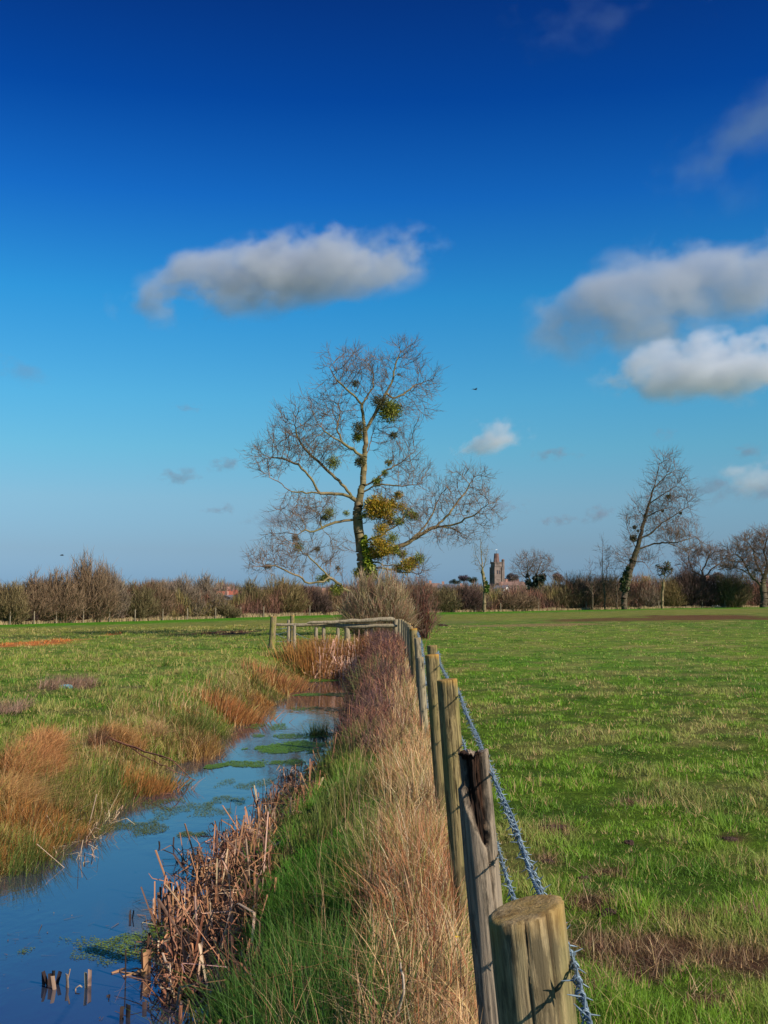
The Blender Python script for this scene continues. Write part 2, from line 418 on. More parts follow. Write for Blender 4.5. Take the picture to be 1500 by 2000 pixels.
# left field and bank -------------------------------------------------------
B = Batch()
X, Y = scatter(170000, 6.5, 75, lambda Y: (-np.maximum(Y * .42, 3.2) - .8, np.where(Y < 33, xl(Y) - .05, xf(Y) - .1)), 1.05)
X, Y, ox, oy, hh, cid = clump_xy(X, Y, 14, .035)
m = (Y > 33) | (X < xl(Y)); X, Y, ox, oy, hh, cid = [q[m] for q in (X, Y, ox, oy, hh, cid)]
C = gcol(X, Y); dl = xl(Y) - X
clump = fbm(X * 1.9, Y * 1.9, 62, 3)
H = (.03 + .09 * sstep(.35, .75, clump)) * (.6 + .8 * rng.random(len(X))) * (1 + .006 * Y)
nb = sstep(2.8, .3, dl) * (Y < 34)
H = H * (1 + nb * .8) * hh; H = np.where(Y > 34, H * .8, H)
tdead = (rng.random(cid.max() + 1) < .2)[cid]; dead = (rng.random(len(X)) < (.12 + .15 * nb)) | (tdead & (rng.random(len(X)) < .8))
C = np.where(dead[:, None], TAN * 1.1, C * 1.1); C = np.where((rng.random(len(X)) < .15 * nb)[:, None], np.array([.14, .08, .03]), C)
Wd = np.maximum(.004, .0007 * Y) * (.7 + .6 * rng.random(len(X)))
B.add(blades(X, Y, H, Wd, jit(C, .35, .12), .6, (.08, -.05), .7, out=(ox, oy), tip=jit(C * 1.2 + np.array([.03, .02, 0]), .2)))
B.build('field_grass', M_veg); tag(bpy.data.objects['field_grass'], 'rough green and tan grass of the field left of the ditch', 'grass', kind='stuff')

# rusty sedge along the left water's edge
B = Batch()
n = 60000
X, Y = scatter(n, 7, 33, lambda Y: (xl(Y) - .85, xl(Y) + .10), 1.1)
dens = fbm(X * 1.3, Y * .7, 71, 3); keep = dens + .25 * rng.random(n) > .50; X = X[keep]; Y = Y[keep]; dens = dens[keep]
X, Y, ox, oy, hh, cid = clump_xy(X, Y, 40, .05); m = X < xl(Y) + .06; X, Y, ox, oy, hh, cid = [q[m] for q in (X, Y, ox, oy, hh, cid)]; dens = fbm(X * 1.3, Y * .7, 71, 3)
hue = fbm(X * .9, Y * .6, 72, 3)
C = mixc(np.tile(np.array([.42, .18, .045]), (len(X), 1)), np.array([.12, .17, .03]), sstep(.38, .55, hue) * .9)
C = np.where((rng.random(len(X)) < .2)[:, None], np.array([.55, .34, .13]), C); C = np.where((rng.random(len(X)) < .25)[:, None], np.array([.12, .06, .025]), C)
H = (.09 + .15 * sstep(.4, .75, dens)) * (.6 + .7 * rng.random(len(X))) * hh * np.interp(Y, [8, 16, 30], [.9, 1.2, 1.6])
B.add(blades(X, Y, H, np.maximum(.004, .0007 * Y) * (.7 + .6 * rng.random(len(X))), jit(C, .4, .1), .35, (.15, -.05), .9, k=4, out=(ox, oy), tip=jit(C * 1.2, .2)))
B.build('bank_sedge', M_veg); tag(bpy.data.objects['bank_sedge'], 'rust brown and green sedge hanging over the left water edge', 'sedge', kind='stuff')

# brown dead thatch heap on the left bank
B = Batch()
for (px, py, rx, ry, nn, c) in [(60, 1510, 75, 40, 5200, (.52, .25, .09)), (90, 1465, 40, 18, 1800, (.55, .27, .10)), (30, 1570, 60, 30, 2600, (.50, .28, .10)),
                               (190, 1455, 16, 12, 500, (.16, .08, .04)), (240, 1450, 60, 10, 1200, (.52, .28, .10)), (130, 1342, 50, 8, 900, (.34, .2, .13)), (20, 1395, 30, 10, 500, (.34, .2, .13)),
                               (390, 1470, 30, 14, 700, (.36, .17, .09)), (295, 1440, 40, 12, 900, (.5, .3, .13))]:
    X0, Y0 = gpt(px, py); X1, _ = gpt(px + rx, py); _, Ya = gpt(px, py - ry); _, Yb = gpt(px, py + ry)
    r = np.sqrt(rng.random(nn)); a = rng.random(nn) * 6.283
    X = X0 + r * abs(X1 - X0) * np.cos(a); Y = (Ya + Yb) / 2 + r * abs(Ya - Yb) / 2 * np.sin(a)
    m = X < xl(Y); X = X[m]; Y = Y[m]; n = len(X)
    C = jit(np.tile(np.array(c), (n, 1)), .45, .12)
    Z = height(X, Y) + .06 * rng.random(n)
    B.add(blades(X, Y, .12 + .16 * rng.random(n), .005 + .004 * rng.random(n), C, 1.3, (.4, -.2), .6, Z=Z))
B.build('dead_thatch', M_dry); tag(bpy.data.objects['dead_thatch'], 'flattened heap of dead brown grass on the left bank', 'dead grass', kind='stuff')

# verge between ditch and fence ----------------------------------------------
B = Batch()
n = 110000      # pale straw along the fence
X, Y = scatter(n, 1.9, 34, lambda Y: (xf(Y) - .50, xf(Y) + .02), 1.0)
d = xf(Y) - X
keep = rng.random(n) < (1.15 - d * 2.4) * (.45 + 1.0 * fbm(X * 4, Y * 1.6, 81, 3)); keep &= ~((d < .10) & (rng.random(n) < .6))
X = X[keep]; Y = Y[keep]
X, Y, ox, oy, hh, cid = clump_xy(X, Y, 22, .028); n = len(X)
hue = fbm(X * 2.5, Y * 1.1, 82, 3)
C = mixc(np.tile(np.array([.62, .38, .17]), (n, 1)), np.array([.52, .20, .085]), sstep(.38, .62, hue) * .9)
C = np.where((rng.random(n) < .22)[:, None], np.array([.20, .24, .05]), C)
C = np.where((rng.random(n) < .12)[:, None], np.array([.80, .60, .36]), C); C = np.where((rng.random(n) < .15)[:, None], np.array([.22, .10, .05]), C)
H = hh * (.12 + .20 * sstep(.25, .7, fbm(X * 3, Y * 1.2, 83, 3))) * (.5 + .7 * rng.random(n)) * np.interp(Y, [2, 5, 12, 30], [.85, 1., 1.15, 1.3])
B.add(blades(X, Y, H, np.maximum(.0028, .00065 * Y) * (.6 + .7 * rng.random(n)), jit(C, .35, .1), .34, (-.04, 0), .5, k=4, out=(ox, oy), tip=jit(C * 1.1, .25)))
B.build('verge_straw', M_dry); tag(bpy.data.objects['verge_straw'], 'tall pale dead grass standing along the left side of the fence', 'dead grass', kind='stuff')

B = Batch()
n = 85000
X, Y = scatter(n, 3.2, 34, lambda Y: (xr(Y) - .02, xf(Y) - .15), 1.05)
X, Y, ox, oy, hh, cid = clump_xy(X, Y, 25, .04); m = X > xr(Y) - .03; X, Y, ox, oy, hh, cid = [q[m] for q in (X, Y, ox, oy, hh, cid)]; n = len(X)
g = fbm(X * 2, Y * 1.3, 91, 3)
C = mixc(np.tile(np.array([.085, .235, .016]), (n, 1)), np.array([.24, .30, .05]), sstep(.46, .68, g))
C = mixc(C, np.array([.45, .27, .12]), sstep(.60, .78, fbm(X * 3, Y * 2, 92, 3)) * .7)
C = np.where(((rng.random(n) < .05) | ((rng.random(cid.max() + 1) < .07)[cid]))[:, None], np.array([.52, .33, .14]), C)
deep = sstep(8.5, 6.5, Y) * sstep(-.05, -.3, X) * (rng.random(n) < .85)
C = mixc(C, np.array([.075, .17, .018]), deep)
H = hh * (.06 + .14 * sstep(.3, .7, fbm(X * 2.2, Y * 1.5, 93, 3))) * (.5 + .8 * rng.random(n)) * np.interp(Y, [3, 10, 30], [.9, 1., 1.3])
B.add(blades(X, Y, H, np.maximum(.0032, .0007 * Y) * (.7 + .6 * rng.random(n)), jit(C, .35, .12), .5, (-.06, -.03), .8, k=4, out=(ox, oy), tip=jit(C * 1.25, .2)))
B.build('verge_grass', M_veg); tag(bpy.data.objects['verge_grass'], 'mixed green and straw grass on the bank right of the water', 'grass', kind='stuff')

# long dark green rushes, near right bank
B = Batch()
def tuft(px, py, n, h, rad, c, lean=.35, wdt=.0035, wind=(0, 0)):
    X0, Y0 = gpt(px, py)
    X = X0 + rng.normal(0, rad, n); Y = Y0 + rng.normal(0, rad, n)
    C = jit(np.tile(np.array(c), (n, 1)), .4, .12)
    H = h * (.55 + .55 * rng.random(n))
    dx = (X - X0) / rad * .14; dy = (Y - Y0) / rad * .14
    az = rng.random(n) * 6.283; ln = np.abs(rng.normal(0, lean, n))
    k = 5; t = np.linspace(0, 1, k)[None, :]
    P = np.empty((n, k, 3)); ax = dx + np.cos(az) * ln + wind[0]; ay = dy + np.sin(az) * ln + wind[1]
    P[:, :, 0] = X[:, None] + (ax * H)[:, None] * t ** 1.5; P[:, :, 1] = Y[:, None] + (ay * H)[:, None] * t ** 1.5
    P[:, :, 2] = (np.maximum(height(X, Y), WATER - .05) - .02)[:, None] + H[:, None] * t / np.sqrt(1 + (ax ** 2 + ay ** 2))[:, None]
    sa = rng.random(n) * 6.283
    W = np.full((n, 1), max(wdt, .0006 * Y0)) * (.7 + .6 * rng.random((n, 1))) * (1 - t ** 2 * .85)
    return ribbons(P, W, np.stack([np.cos(sa), np.sin(sa), 0 * sa], 1), C, jit(C * 1.15 + np.array([.03, .02, 0]), .2))
for px, py, n, h in [(520, 1990, 420, .42), (600, 2010, 420, .46), (680, 2030, 380, .44), (450, 2040, 300, .38), (560, 2080, 300, .45), (740, 2040, 240, .40), (640, 1960, 380, .40),
                     (500, 2140, 300, .45), (660, 2150, 300, .45), (600, 1920, 260, .32), (540, 1900, 200, .3), (720, 1950, 200, .36)]:
    B.add(tuft(px, py, int(n * .40), h, .09, (.055, .14, .022), .5, wind=(rng.normal(0, .15), 0)))
    B.add(tuft(px + 20, py, int(n * .05), h * .9, .1, (.36, .24, .11), .5))
for px, py, n, h in [(620, 1650, 200, .3), (660, 1600, 200, .32), (690, 1560, 220, .34), (640, 1530, 240, .34), (660, 1490, 240, .36), (620, 1480, 160, .3), (700, 1470, 220, .36), (730, 1660, 160, .34), (700, 1720, 160, .3)]:
    B.add(tuft(px, py, n, h, .09, (.13, .17, .035), .28))
for px, py, n, h in [(718, 1370, 200, .7), (712, 1390, 150, .55), (722, 1350, 200, .7)]:
    B.add(tuft(px, py, n, h, .14, (.12, .14, .04), .22))
for px, py, n, h in [(60, 1690, 160, .3), (110, 1660, 160, .3), (30, 1720, 200, .32), (210, 1560, 240, .34), (240, 1550, 200, .3), (330, 1560, 120, .26), (380, 1440, 200, .4), (400, 1430, 160, .4)]:
    B.add(tuft(px, py, n, h, .12, (.10, .14, .03), .35, wind=(.2, -.1)))
B.build('rushes', M_veg); tag(bpy.data.objects['rushes'], 'long dark green rushes growing on the ditch banks', 'rushes', kind='stuff')

# rusty sedge tussocks (countable clumps near the left edge and behind the pool end)
tuss = [(285, 1560, 900, .26, .16, (.42, .19, .06), 'rusty orange sedge tussock overhanging the water on the left bank, below the fallen branch', (.25, -.1)),
        (455, 1400, 800, .36, .26, (.40, .17, .06), 'rusty brown sedge tussock on the left bank halfway along the ditch', (.35, 0)),
        (545, 1345, 800, .42, .35, (.40, .18, .07), 'rusty brown sedge tussock on the left bank by the far end of the water', (.3, 0)),
        (625, 1300, 1300, .62, .50, (.36, .17, .05), 'tall rust coloured sedge clump behind the pink reeds, left of the wooden rail middle', (0, 0)),
        (665, 1290, 1400, .58, .55, (.30, .16, .05), 'tall brown sedge clump under the middle of the wooden rail', (0, 0)),
        (715, 1290, 1400, .58, .55, (.36, .15, .06), 'tall reddish sedge clump under the right end of the wooden rail', (0, 0)),
        (130, 1650, 600, .18, .18, (.38, .20, .07), 'brown sedge tussock drooping into the water at far left', (.3, -.1))]
for px, py, n, h, rad, c, lab, wd in tuss:
    X0, Y0 = gpt(px, py)
    v = tuft(px, py, n, h, rad, c, .22, .004, wd)
    b = Batch(); b.add(v); o = b.build('sedge_tussock', M_veg, None, (X0, Y0, hz(X0, Y0))); tag(o, lab, 'sedge', 'sedge tussocks beside the ditch')

# purple red bramble and dock stems between water and fence, middle distance
B = Batch()
n = 26000
Y = 11 + 24 * rng.random(n) ** .8; cx = np.interp(Y, [11, 16, 34], [-.05, -.18, -.05]); X = cx + rng.normal(0, 1, n) * np.interp(Y, [11, 16, 34], [.14, .26, .3])
m = (X < xf(Y) - .02) & (X > xr(Y) - .1); X = X[m]; Y = Y[m]; n = len(X)
hue = fbm(X * 2, Y * .6, 101, 3)
C = mixc(np.tile(np.array([.27, .11, .065]), (n, 1)), np.array([.15, .08, .07]), sstep(.4, .6, hue)); C = np.where((rng.random(n) < .16)[:, None], np.array([.46, .22, .11]), C); C = np.where((rng.random(n) < .3)[:, None], np.array([.06, .03, .03]), C)
prof = np.interp(Y, [11, 14, 18, 24, 34], [.25, .5, .62, .75, .85]) * (.75 + .5 * fbm(Y * .7, X * 2, 103, 2))
Z = height(X, Y) + rng.random(n) * prof * .65
B.add(blades(X, Y, .08 + .22 * rng.random(n), np.maximum(.004, .00045 * Y), jit(C, .5, .12), 1.5, (-.05, 0), .5, Z=Z))
B.build('bramble_scrub', M_twig); tag(bpy.data.objects['bramble_scrub'], 'reddish purple tangle of dead bramble stems between water and fence', 'bramble', kind='stuff')

# broken reeds ------------------------------------------------------------
def reeds(X, Y, L, Wd, C, Z=None, up=.75, stp=.12):
    n = len(X); k = 7
    if Z is None: Z = np.maximum(height(X, Y), WATER - .06)
    az = rng.random(n) * 6.283; tl = np.abs(rng.normal(0, .6, n)) * up
    d1 = np.stack([np.cos(az) * tl, np.sin(az) * tl, np.ones(n)], 1); d1 /= np.linalg.norm(d1, axis=1, keepdims=True)
    az2 = rng.random(n) * 6.283; el = rng.normal(-.15, .6, n)
    d2 = np.stack([np.cos(az2) * np.cos(el), np.sin(az2) * np.cos(el), np.sin(el)], 1)
    az3 = az2 + rng.normal(0, 1.2, n); el3 = rng.normal(-.5, .5, n)
    d3 = np.stack([np.cos(az3) * np.cos(el3), np.sin(az3) * np.cos(el3), np.sin(el3)], 1)
    f1 = .18 + .4 * rng.random(n); st = rng.random(n) < stp; f1 = np.where(st, 1, f1)
    P0 = np.stack([X, Y, Z], 1); P1 = P0 + d1 * (L * f1)[:, None]; P2 = P1 + d2 * (L * (1 - f1) * .6)[:, None]; P3 = P2 + d3 * (L * (1 - f1) * .4)[:, None]
    for Pq in (P2, P3): Pq[:, 2] = np.maximum(Pq[:, 2], np.maximum(height(Pq[:, 0], Pq[:, 1]) + .01, WATER + .004))
    P = np.stack([P0, P0 * .5 + P1 * .5, P1 * .98 + P0 * .02, P1 * .96 + P2 * .04, P2 * .97 + P1 * .03, P2 * .9 + P3 * .1, P3], 1)
    W = Wd[:, None] * np.array([[.9, 1, 1, 1, .9, .8, .5]])
    sa = rng.random(n) * 6.283; side = np.stack([np.cos(sa), np.sin(sa), rng.normal(0, .2, n)], 1); side /= np.linalg.norm(side, axis=1, keepdims=True)
    return ribbons(P, W, side, C, jit(C * .95, .1), fold=.22)
B = Batch()
def reedband(n, y0, y1, a, b, L, W, p=.8):
    X, Y = scatter(n, y0, y1, lambda Y: (xr(Y) + a, xr(Y) + b), p)
    X, Y, ox, oy, hh, cid = clump_xy(X, Y, 16, .045); m = (fbm(X * 1.5, Y * 1.1, 111, 2) + .12 * rng.random(n) > .44) & (X > xr(Y) - .5); X = X[m]; Y = Y[m]; hh = hh[m]; n = len(X)
    q = rng.random(n)
    C = np.where((q < .6)[:, None], np.array([.43, .20, .10]), np.where((q < .78)[:, None], np.array([.60, .40, .25]), np.array([.13, .07, .045])))
    B.add(reeds(X, Y, hh * L * (.5 + .8 * rng.random(n)), W * (.6 + .7 * rng.random(n)), jit(C, .3, .08)))
reedband(1300, 4.6, 14.2, -.42, .10, .33, .015)
reedband(2600, 4.6, 14.2, -.20, .34, .34, .012)
reedband(1500, 4.6, 14.2, -.10, .34, .16, .008)
reedband(500, 14, 22, -.05, .2, .24, .012)
n = 900; X = rng.uniform(-1.95, -.75, n); Y = 31.6 + rng.random(n) * 1.4
B.add(reeds(X, Y, .35 + .5 * rng.random(n), np.full(n, .02), jit(np.tile(np.array([.62, .36, .24]), (n, 1)), .3, .08), up=.5))
n = 500; X = rng.uniform(-1.2, -.7, n); Y = 31.2 + rng.random(n) * 1.0
B.add(reeds(X, Y, .35 + .4 * rng.random(n), np.full(n, .022), jit(np.tile(np.array([.7, .45, .32]), (n, 1)), .3, .08), up=.5))
X, Y = gpt(0, 0) if False else (0, 0)
for px, py in [(150, 1680), (165, 1640), (185, 1615), (200, 1600)]:
    d = ray(px, py); t = (WATER - EYE) / d.z; n = 14
    B.add(reeds(d.x * t + rng.normal(0, .08, n), d.y * t + rng.normal(0, .1, n), .2 + .2 * rng.random(n), np.full(n, .009), jit(np.tile(np.array([.6, .42, .26]), (n, 1)), .3, .08)))
n = 5500; X, Y = scatter(n, 3.2, 20, lambda Y: (xf(Y) - .42, xf(Y) - .02), 1.0)
C = jit(np.where((rng.random(n) < .5)[:, None], np.array([.60, .38, .18]), np.where((rng.random(n) < .5)[:, None], np.array([.36, .14, .06]), np.array([.14, .07, .035]))), .4, .1)
B.add(blades(X, Y, .08 + .16 * rng.random(n), .003 + .005 * rng.random(n), C, 1.5, (0, 0), .4, Z=height(X, Y) + .16 * rng.random(n), k=4))
n = 1000; X, Y = scatter(n, 3.4, 22, lambda Y: (xf(Y) - .8, xf(Y) - .02), 1.0)
C = jit(np.where((rng.random(n) < .6)[:, None], np.array([.58, .38, .19]), np.array([.34, .16, .08])), .35, .1)
B.add(blades(X, Y, .22 + .30 * rng.random(n), np.full(n, .0028) * np.maximum(1, Y / 6), C, .55, (-.05, 0), 1.3, k=6))
n = 1800; X, Y = scatter(n, 8, 26, lambda Y: (xl(Y) - 1.4, xl(Y) + .02), 1.0)
C = jit(np.where((rng.random(n) < .6)[:, None], np.array([.58, .38, .19]), np.array([.40, .18, .07])), .35, .1)
B.add(blades(X, Y, .16 + .22 * rng.random(n), np.full(n, .003) * np.maximum(1, Y / 7), C, .8, (.1, 0), 1.3, k=6))
for px, py, rx, n in [(40, 1850, 60, 26), (90, 1830, 80, 22), (200, 1800, 90, 10), (280, 1960, 60, 18), (330, 1790, 40, 14), (60, 1910, 80, 8), (420, 1600, 60, 10)]:
    d = ray(px, py); t = (WATER - EYE) / d.z; X = d.x * t + rng.normal(0, rx * t / F, n); Y = d.y * t + rng.normal(0, .18, n)
    B.add(blades(X, Y, .004 + .010 * rng.random(n), .004 + .008 * rng.random(n), jit(np.tile(np.array([.20, .12, .06]), (n, 1)), .5, .1), 8, (0, 0), 0, Z=np.full(n, WATER + .004)))
B.build('reed_litter', M_dry); tag(bpy.data.objects['reed_litter'], 'broken folded brown reed leaves along the right water edge', 'dead reeds', kind='stuff')

# dark reed stubs standing in open water (things)
def wpt(px, py):
    d = ray(px, py); t = (WATER - EYE) / d.z
    return d.x * t, d.y * t
stubs = [(100, 1922, 5, .07, .013, 'cluster of dark reed stubs in open water near the lower left corner', 'd'),
         (128, 1930, 6, .075, .013, 'pale topped reed stub cluster with a flat leaf trailing right, lower left water', 'p'),
         (270, 1905, 5, .13, .018, 'three tall pale orange reed stubs standing in the water left of the reed bed', 'o'),
         (300, 1900, 5, .12, .018, 'bent pale orange reed stubs just right of the tall stub trio', 'o'),
         (355, 1785, 7, .11, .018, 'pointed clump of brown reed stubs in the water beside the reed bed', 'o'),
         (324, 1770, 3, .10, .012, 'thin dark reed stubs left of the pointed stub clump', 'd'),
         (334, 1745, 1, .12, .008, 'single tall thin black reed stub in mid water', 'd'),
         (238, 1985, 3, .06, .016, 'small curled dark reed loop in the water at the bottom edge', 'd'),
         (290, 1975, 2, .06, .014, 'short dark reed stub near the bottom edge beside the reed bed', 'd'),
         (222, 1950, 2, .035, .012, 'tiny dark reed stub pair in the lower water', 'd'),
         (320, 1650, 2, .06, .01, 'small dark reed stub alone in the middle of the water', 'd'),
         (255, 1795, 3, .05, .01, 'folded dark reed triangle on the water left of the stubs', 'd'),
         (415, 1615, 3, .07, .009, 'pair of thin dark reed stubs in the far part of the blue water', 'd'),
         (385, 1636, 2, .04, .008, 'small dark folded reed lying near the thin stub pair', 'd'),
         (440, 1655, 3, .05, .01, 'dark reed stubs just left of the upper reed bed', 'd'),
         (180, 1648, 2, .035, .01, 'short brown reed stub near the left bank', 'o')]
for px, py, n, h, wd, lab, kd in stubs:
    x, y = wpt(px, py)
    c = {'d': (.05, .035, .03), 'p': (.42, .32, .2), 'o': (.42, .22, .11)}[kd]
    X = x + rng.normal(0, .022 * math.sqrt(n), n); Y = y + rng.normal(0, .03, n)
    C = jit(np.tile(np.array(c), (n, 1)), .3, .1); L = h * .95 * (.8 + .6 * rng.random(n)); wd *= 1.7
    v_, q_, c_ = reeds(X, Y, L * 1.3, np.full(n, wd), C, Z=np.full(n, WATER - .03), up=.28, stp=.7)
    root = empty('reed_stubs', (x, y, WATER)); tag(root, lab, 'reed stub', 'broken reed stubs standing in the water')
    v_ = v_.reshape(n, -1, 3) - np.array([x, y, WATER]); c_ = c_.reshape(n, -1, 3); q0 = q_[: len(q_) // n]
    for i in range(n): link('reed', quads_mesh('reed', v_[i], q0, M_dry, c_[i]), root)

# duckweed -------------------------------------------------------------------
V = []; Cc = []
def weed(px, py, rx, ry, n, dens=.5, c=(.15, .27, .03), size=1.0):
    x0, y0 = wpt(px, py); x1, _ = wpt(px + rx, py); _, ya = wpt(px, py - ry); _, yb = wpt(px, py + ry)
    r = np.sqrt(rng.random(n)) * 1.25; a = rng.random(n) * 6.283
    X = x0 + r * np.cos(a) * (x1 - x0); Y = (ya + yb) / 2 + r * np.sin(a) * abs(ya - yb) / 2
    nz = .5 + 1.5 * (fbm(X * 5, Y * 2.0, 131, 5) - .5)
    m = (nz - .5 + dens - .42 * r ** 2 + .15 * (rng.random(n) - .5) > 0) & (X > xl(Y) - .1) & (X < xr(Y) + .1)
    X = X[m]; Y = Y[m]; n = len(X)
    s = (.006 + .007 * rng.random(n)) * size * np.maximum(1, Y / 13); a0 = rng.random(n) * 6.283
    z = WATER + .003 + .004 * rng.random(n)
    pts = []
    for k in range(4):
        pts.append(np.stack([X + s * np.cos(a0 + k * 1.571) * 1.15, Y + s * np.sin(a0 + k * 1.571), z + (.002 if k % 2 else 0)], 1))
    V.append(np.stack(pts, 1).reshape(-1, 3)); Cc.append(np.repeat(jit(np.tile(np.array(c), (n, 1)), .35, .12), 4, 0))
weed(570, 1459, 85, 11, 10000, .32, (.15, .30, .02)); weed(530, 1491, 90, 7, 5000, .30); weed(420, 1496, 22, 5, 1500, .5)
weed(590, 1437, 90, 5, 2500, .35); weed(480, 1530, 90, 12, 3500, .12, (.16, .22, .04), .75); weed(640, 1357, 75, 3, 2200, .4, size=1.2); weed(600, 1329, 50, 2.5, 1200, .7, size=1.2); weed(620, 1385, 70, 5, 1500, .3); weed(520, 1420, 60, 6, 1500, .3)
weed(350, 1580, 110, 22, 6000, .14, (.17, .22, .05), .7); weed(470, 1567, 80, 14, 4000, .16, (.16, .22, .04), .7); weed(270, 1620, 70, 14, 3500, .2, (.15, .18, .04), .7)
weed(370, 1630, 40, 8, 1500, .35, (.14, .18, .05), .8)
weed(180, 1850, 190, 36, 5000, .06, (.17, .22, .04), .6); weed(280, 1840, 130, 34, 4000, .10, (.22, .30, .03), .65); weed(350, 1810, 70, 20, 1600, .2, (.17, .26, .03), .7); weed(360, 1870, 40, 30, 1200, .2, (.12, .24, .03), .7)
V = np.concatenate(V); Cc = np.concatenate(Cc)
o = link('duckweed', quads_mesh('duckweed', V, np.arange(len(V)).reshape(-1, 4), M_leaf, Cc)); tag(o, 'bright green duckweed floating in patches on the water', 'duckweed', kind='stuff')

# ------------------------------------------------------------------ wood
def wood_mat(name, base, moss, mossamt, lichen=(.45, .22, .03), lich=.5, top=1.2, scale=1.0, light=1.0):
    m, nt, p, o = newmat(name)
    tc = N(nt, 'TexCoord'); mp = N(nt, 'Mapping'); mp.inputs['Scale'].default_value = (85 * scale, 85 * scale, 3.0 * scale)
    nt.links.new(tc.outputs['Object'], mp.inputs[0])
    g = N(nt, 'TexNoise'); g.inputs['Scale'].default_value = 1.6; g.inputs['Detail'].default_value = 7; g.inputs['Roughness'].default_value = .65
    nt.links.new(mp.outputs[0], g.inputs[0])
    r1 = N(nt, 'ValToRGB'); e = r1.color_ramp.elements
    e[0].position = .28; e[0].color = (base[0] * .30, base[1] * .28, base[2] * .26, 1)
    e[1].position = .72; e[1].color = (base[0] * 1.6, base[1] * 1.5, base[2] * 1.35, 1)
    em = e.new(.45); em.color = (base[0] * .9, base[1] * .88, base[2] * .85, 1)
    nt.links.new(g.outputs[0], r1.inputs[0])
    mp2 = N(nt, 'Mapping'); mp2.inputs['Scale'].default_value = (1.6, 1.6, .3); nt.links.new(tc.outputs['Object'], mp2.inputs[0])
    b = N(nt, 'TexNoise'); b.inputs['Scale'].default_value = 9 * scale; b.inputs['Detail'].default_value = 6
    nt.links.new(mp2.outputs[0], b.inputs[0])
    r2 = N(nt, 'MapRange'); r2.inputs[1].default_value = .40; r2.inputs[2].default_value = .66; r2.inputs[4].default_value = mossamt
    nt.links.new(b.outputs[0], r2.inputs[0])
    mx = N(nt, 'Mix', data_type='RGBA'); mx.inputs[7].default_value = (*moss, 1)
    nt.links.new(r2.outputs[0], mx.inputs[0]); nt.links.new(r1.outputs[0], mx.inputs[6])
    # dark blotches
    n3 = N(nt, 'TexNoise'); n3.inputs['Scale'].default_value = 22 * scale; n3.inputs['Detail'].default_value = 8; n3.inputs['Roughness'].default_value = .7
    nt.links.new(mp2.outputs[0], n3.inputs[0])
    r3 = N(nt, 'MapRange'); r3.inputs[1].default_value = .50; r3.inputs[2].default_value = .60; r3.inputs[4].default_value = .85
    nt.links.new(n3.outputs[0], r3.inputs[0])
    mx2 = N(nt, 'Mix', data_type='RGBA'); mx2.inputs[7].default_value = (base[0] * .28, base[1] * .28, base[2] * .26, 1)
    nt.links.new(r3.outputs[0], mx2.inputs[0]); nt.links.new(mx.outputs[2], mx2.inputs[6])
    # lichen near the top (object z measured from the ground)
    sp = N(nt, 'SeparateXYZ'); nt.links.new(tc.outputs['Object'], sp.inputs[0])
    ad = N(nt, 'Math', operation='MULTIPLY_ADD'); ad.inputs[1].default_value = .16; ad.inputs[2].default_value = 0
    nt.links.new(b.outputs[0], ad.inputs[0])
    sm = N(nt, 'Math', operation='ADD'); nt.links.new(ad.outputs[0], sm.inputs[0]); nt.links.new(sp.outputs['Z'], sm.inputs[1])
    r4 = N(nt, 'MapRange'); r4.inputs[1].default_value = top + .04; r4.inputs[2].default_value = top + .085; r4.inputs[4].default_value = lich
    nt.links.new(sm.outputs[0], r4.inputs[0])
    mx3 = N(nt, 'Mix', data_type='RGBA'); mx3.inputs[7].default_value = (*lichen, 1)
    nt.links.new(r4.outputs[0], mx3.inputs[0]); nt.links.new(mx2.outputs[2], mx3.inputs[6])
    at_ = N(nt, 'Attribute'); at_.attribute_name = 'rot'
    mx4 = N(nt, 'Mix', data_type='RGBA')
    rr = N(nt, 'ValToRGB'); e = rr.color_ramp.elements; e[0].position = .40; e[0].color = (.010, .006, .004, 1); e[1].position = .85; e[1].color = (.09, .038, .018, 1)
    nt.links.new(g.outputs[0], rr.inputs[0]); nt.links.new(rr.outputs[0], mx4.inputs[7])
    nt.links.new(at_.outputs['Fac'], mx4.inputs[0]); nt.links.new(mx3.outputs[2], mx4.inputs[6])
    nt.links.new(mx4.outputs[2], p.inputs['Base Color'])
    p.inputs['Roughness'].default_value = .85; p.inputs['Specular IOR Level'].default_value = .2
    hb = N(nt, 'Math', operation='MULTIPLY_ADD'); hb.inputs[1].default_value = .6
    nt.links.new(n3.outputs[0], hb.inputs[0]); nt.links.new(g.outputs[0], hb.inputs[2])
    bp = N(nt, 'Bump'); bp.inputs['Strength'].default_value = .9; bp.inputs['Distance'].default_value = .004
    nt.links.new(hb.outputs[0], bp.inputs['Height']); nt.links.new(bp.outputs[0], p.inputs['Normal'])
    return m
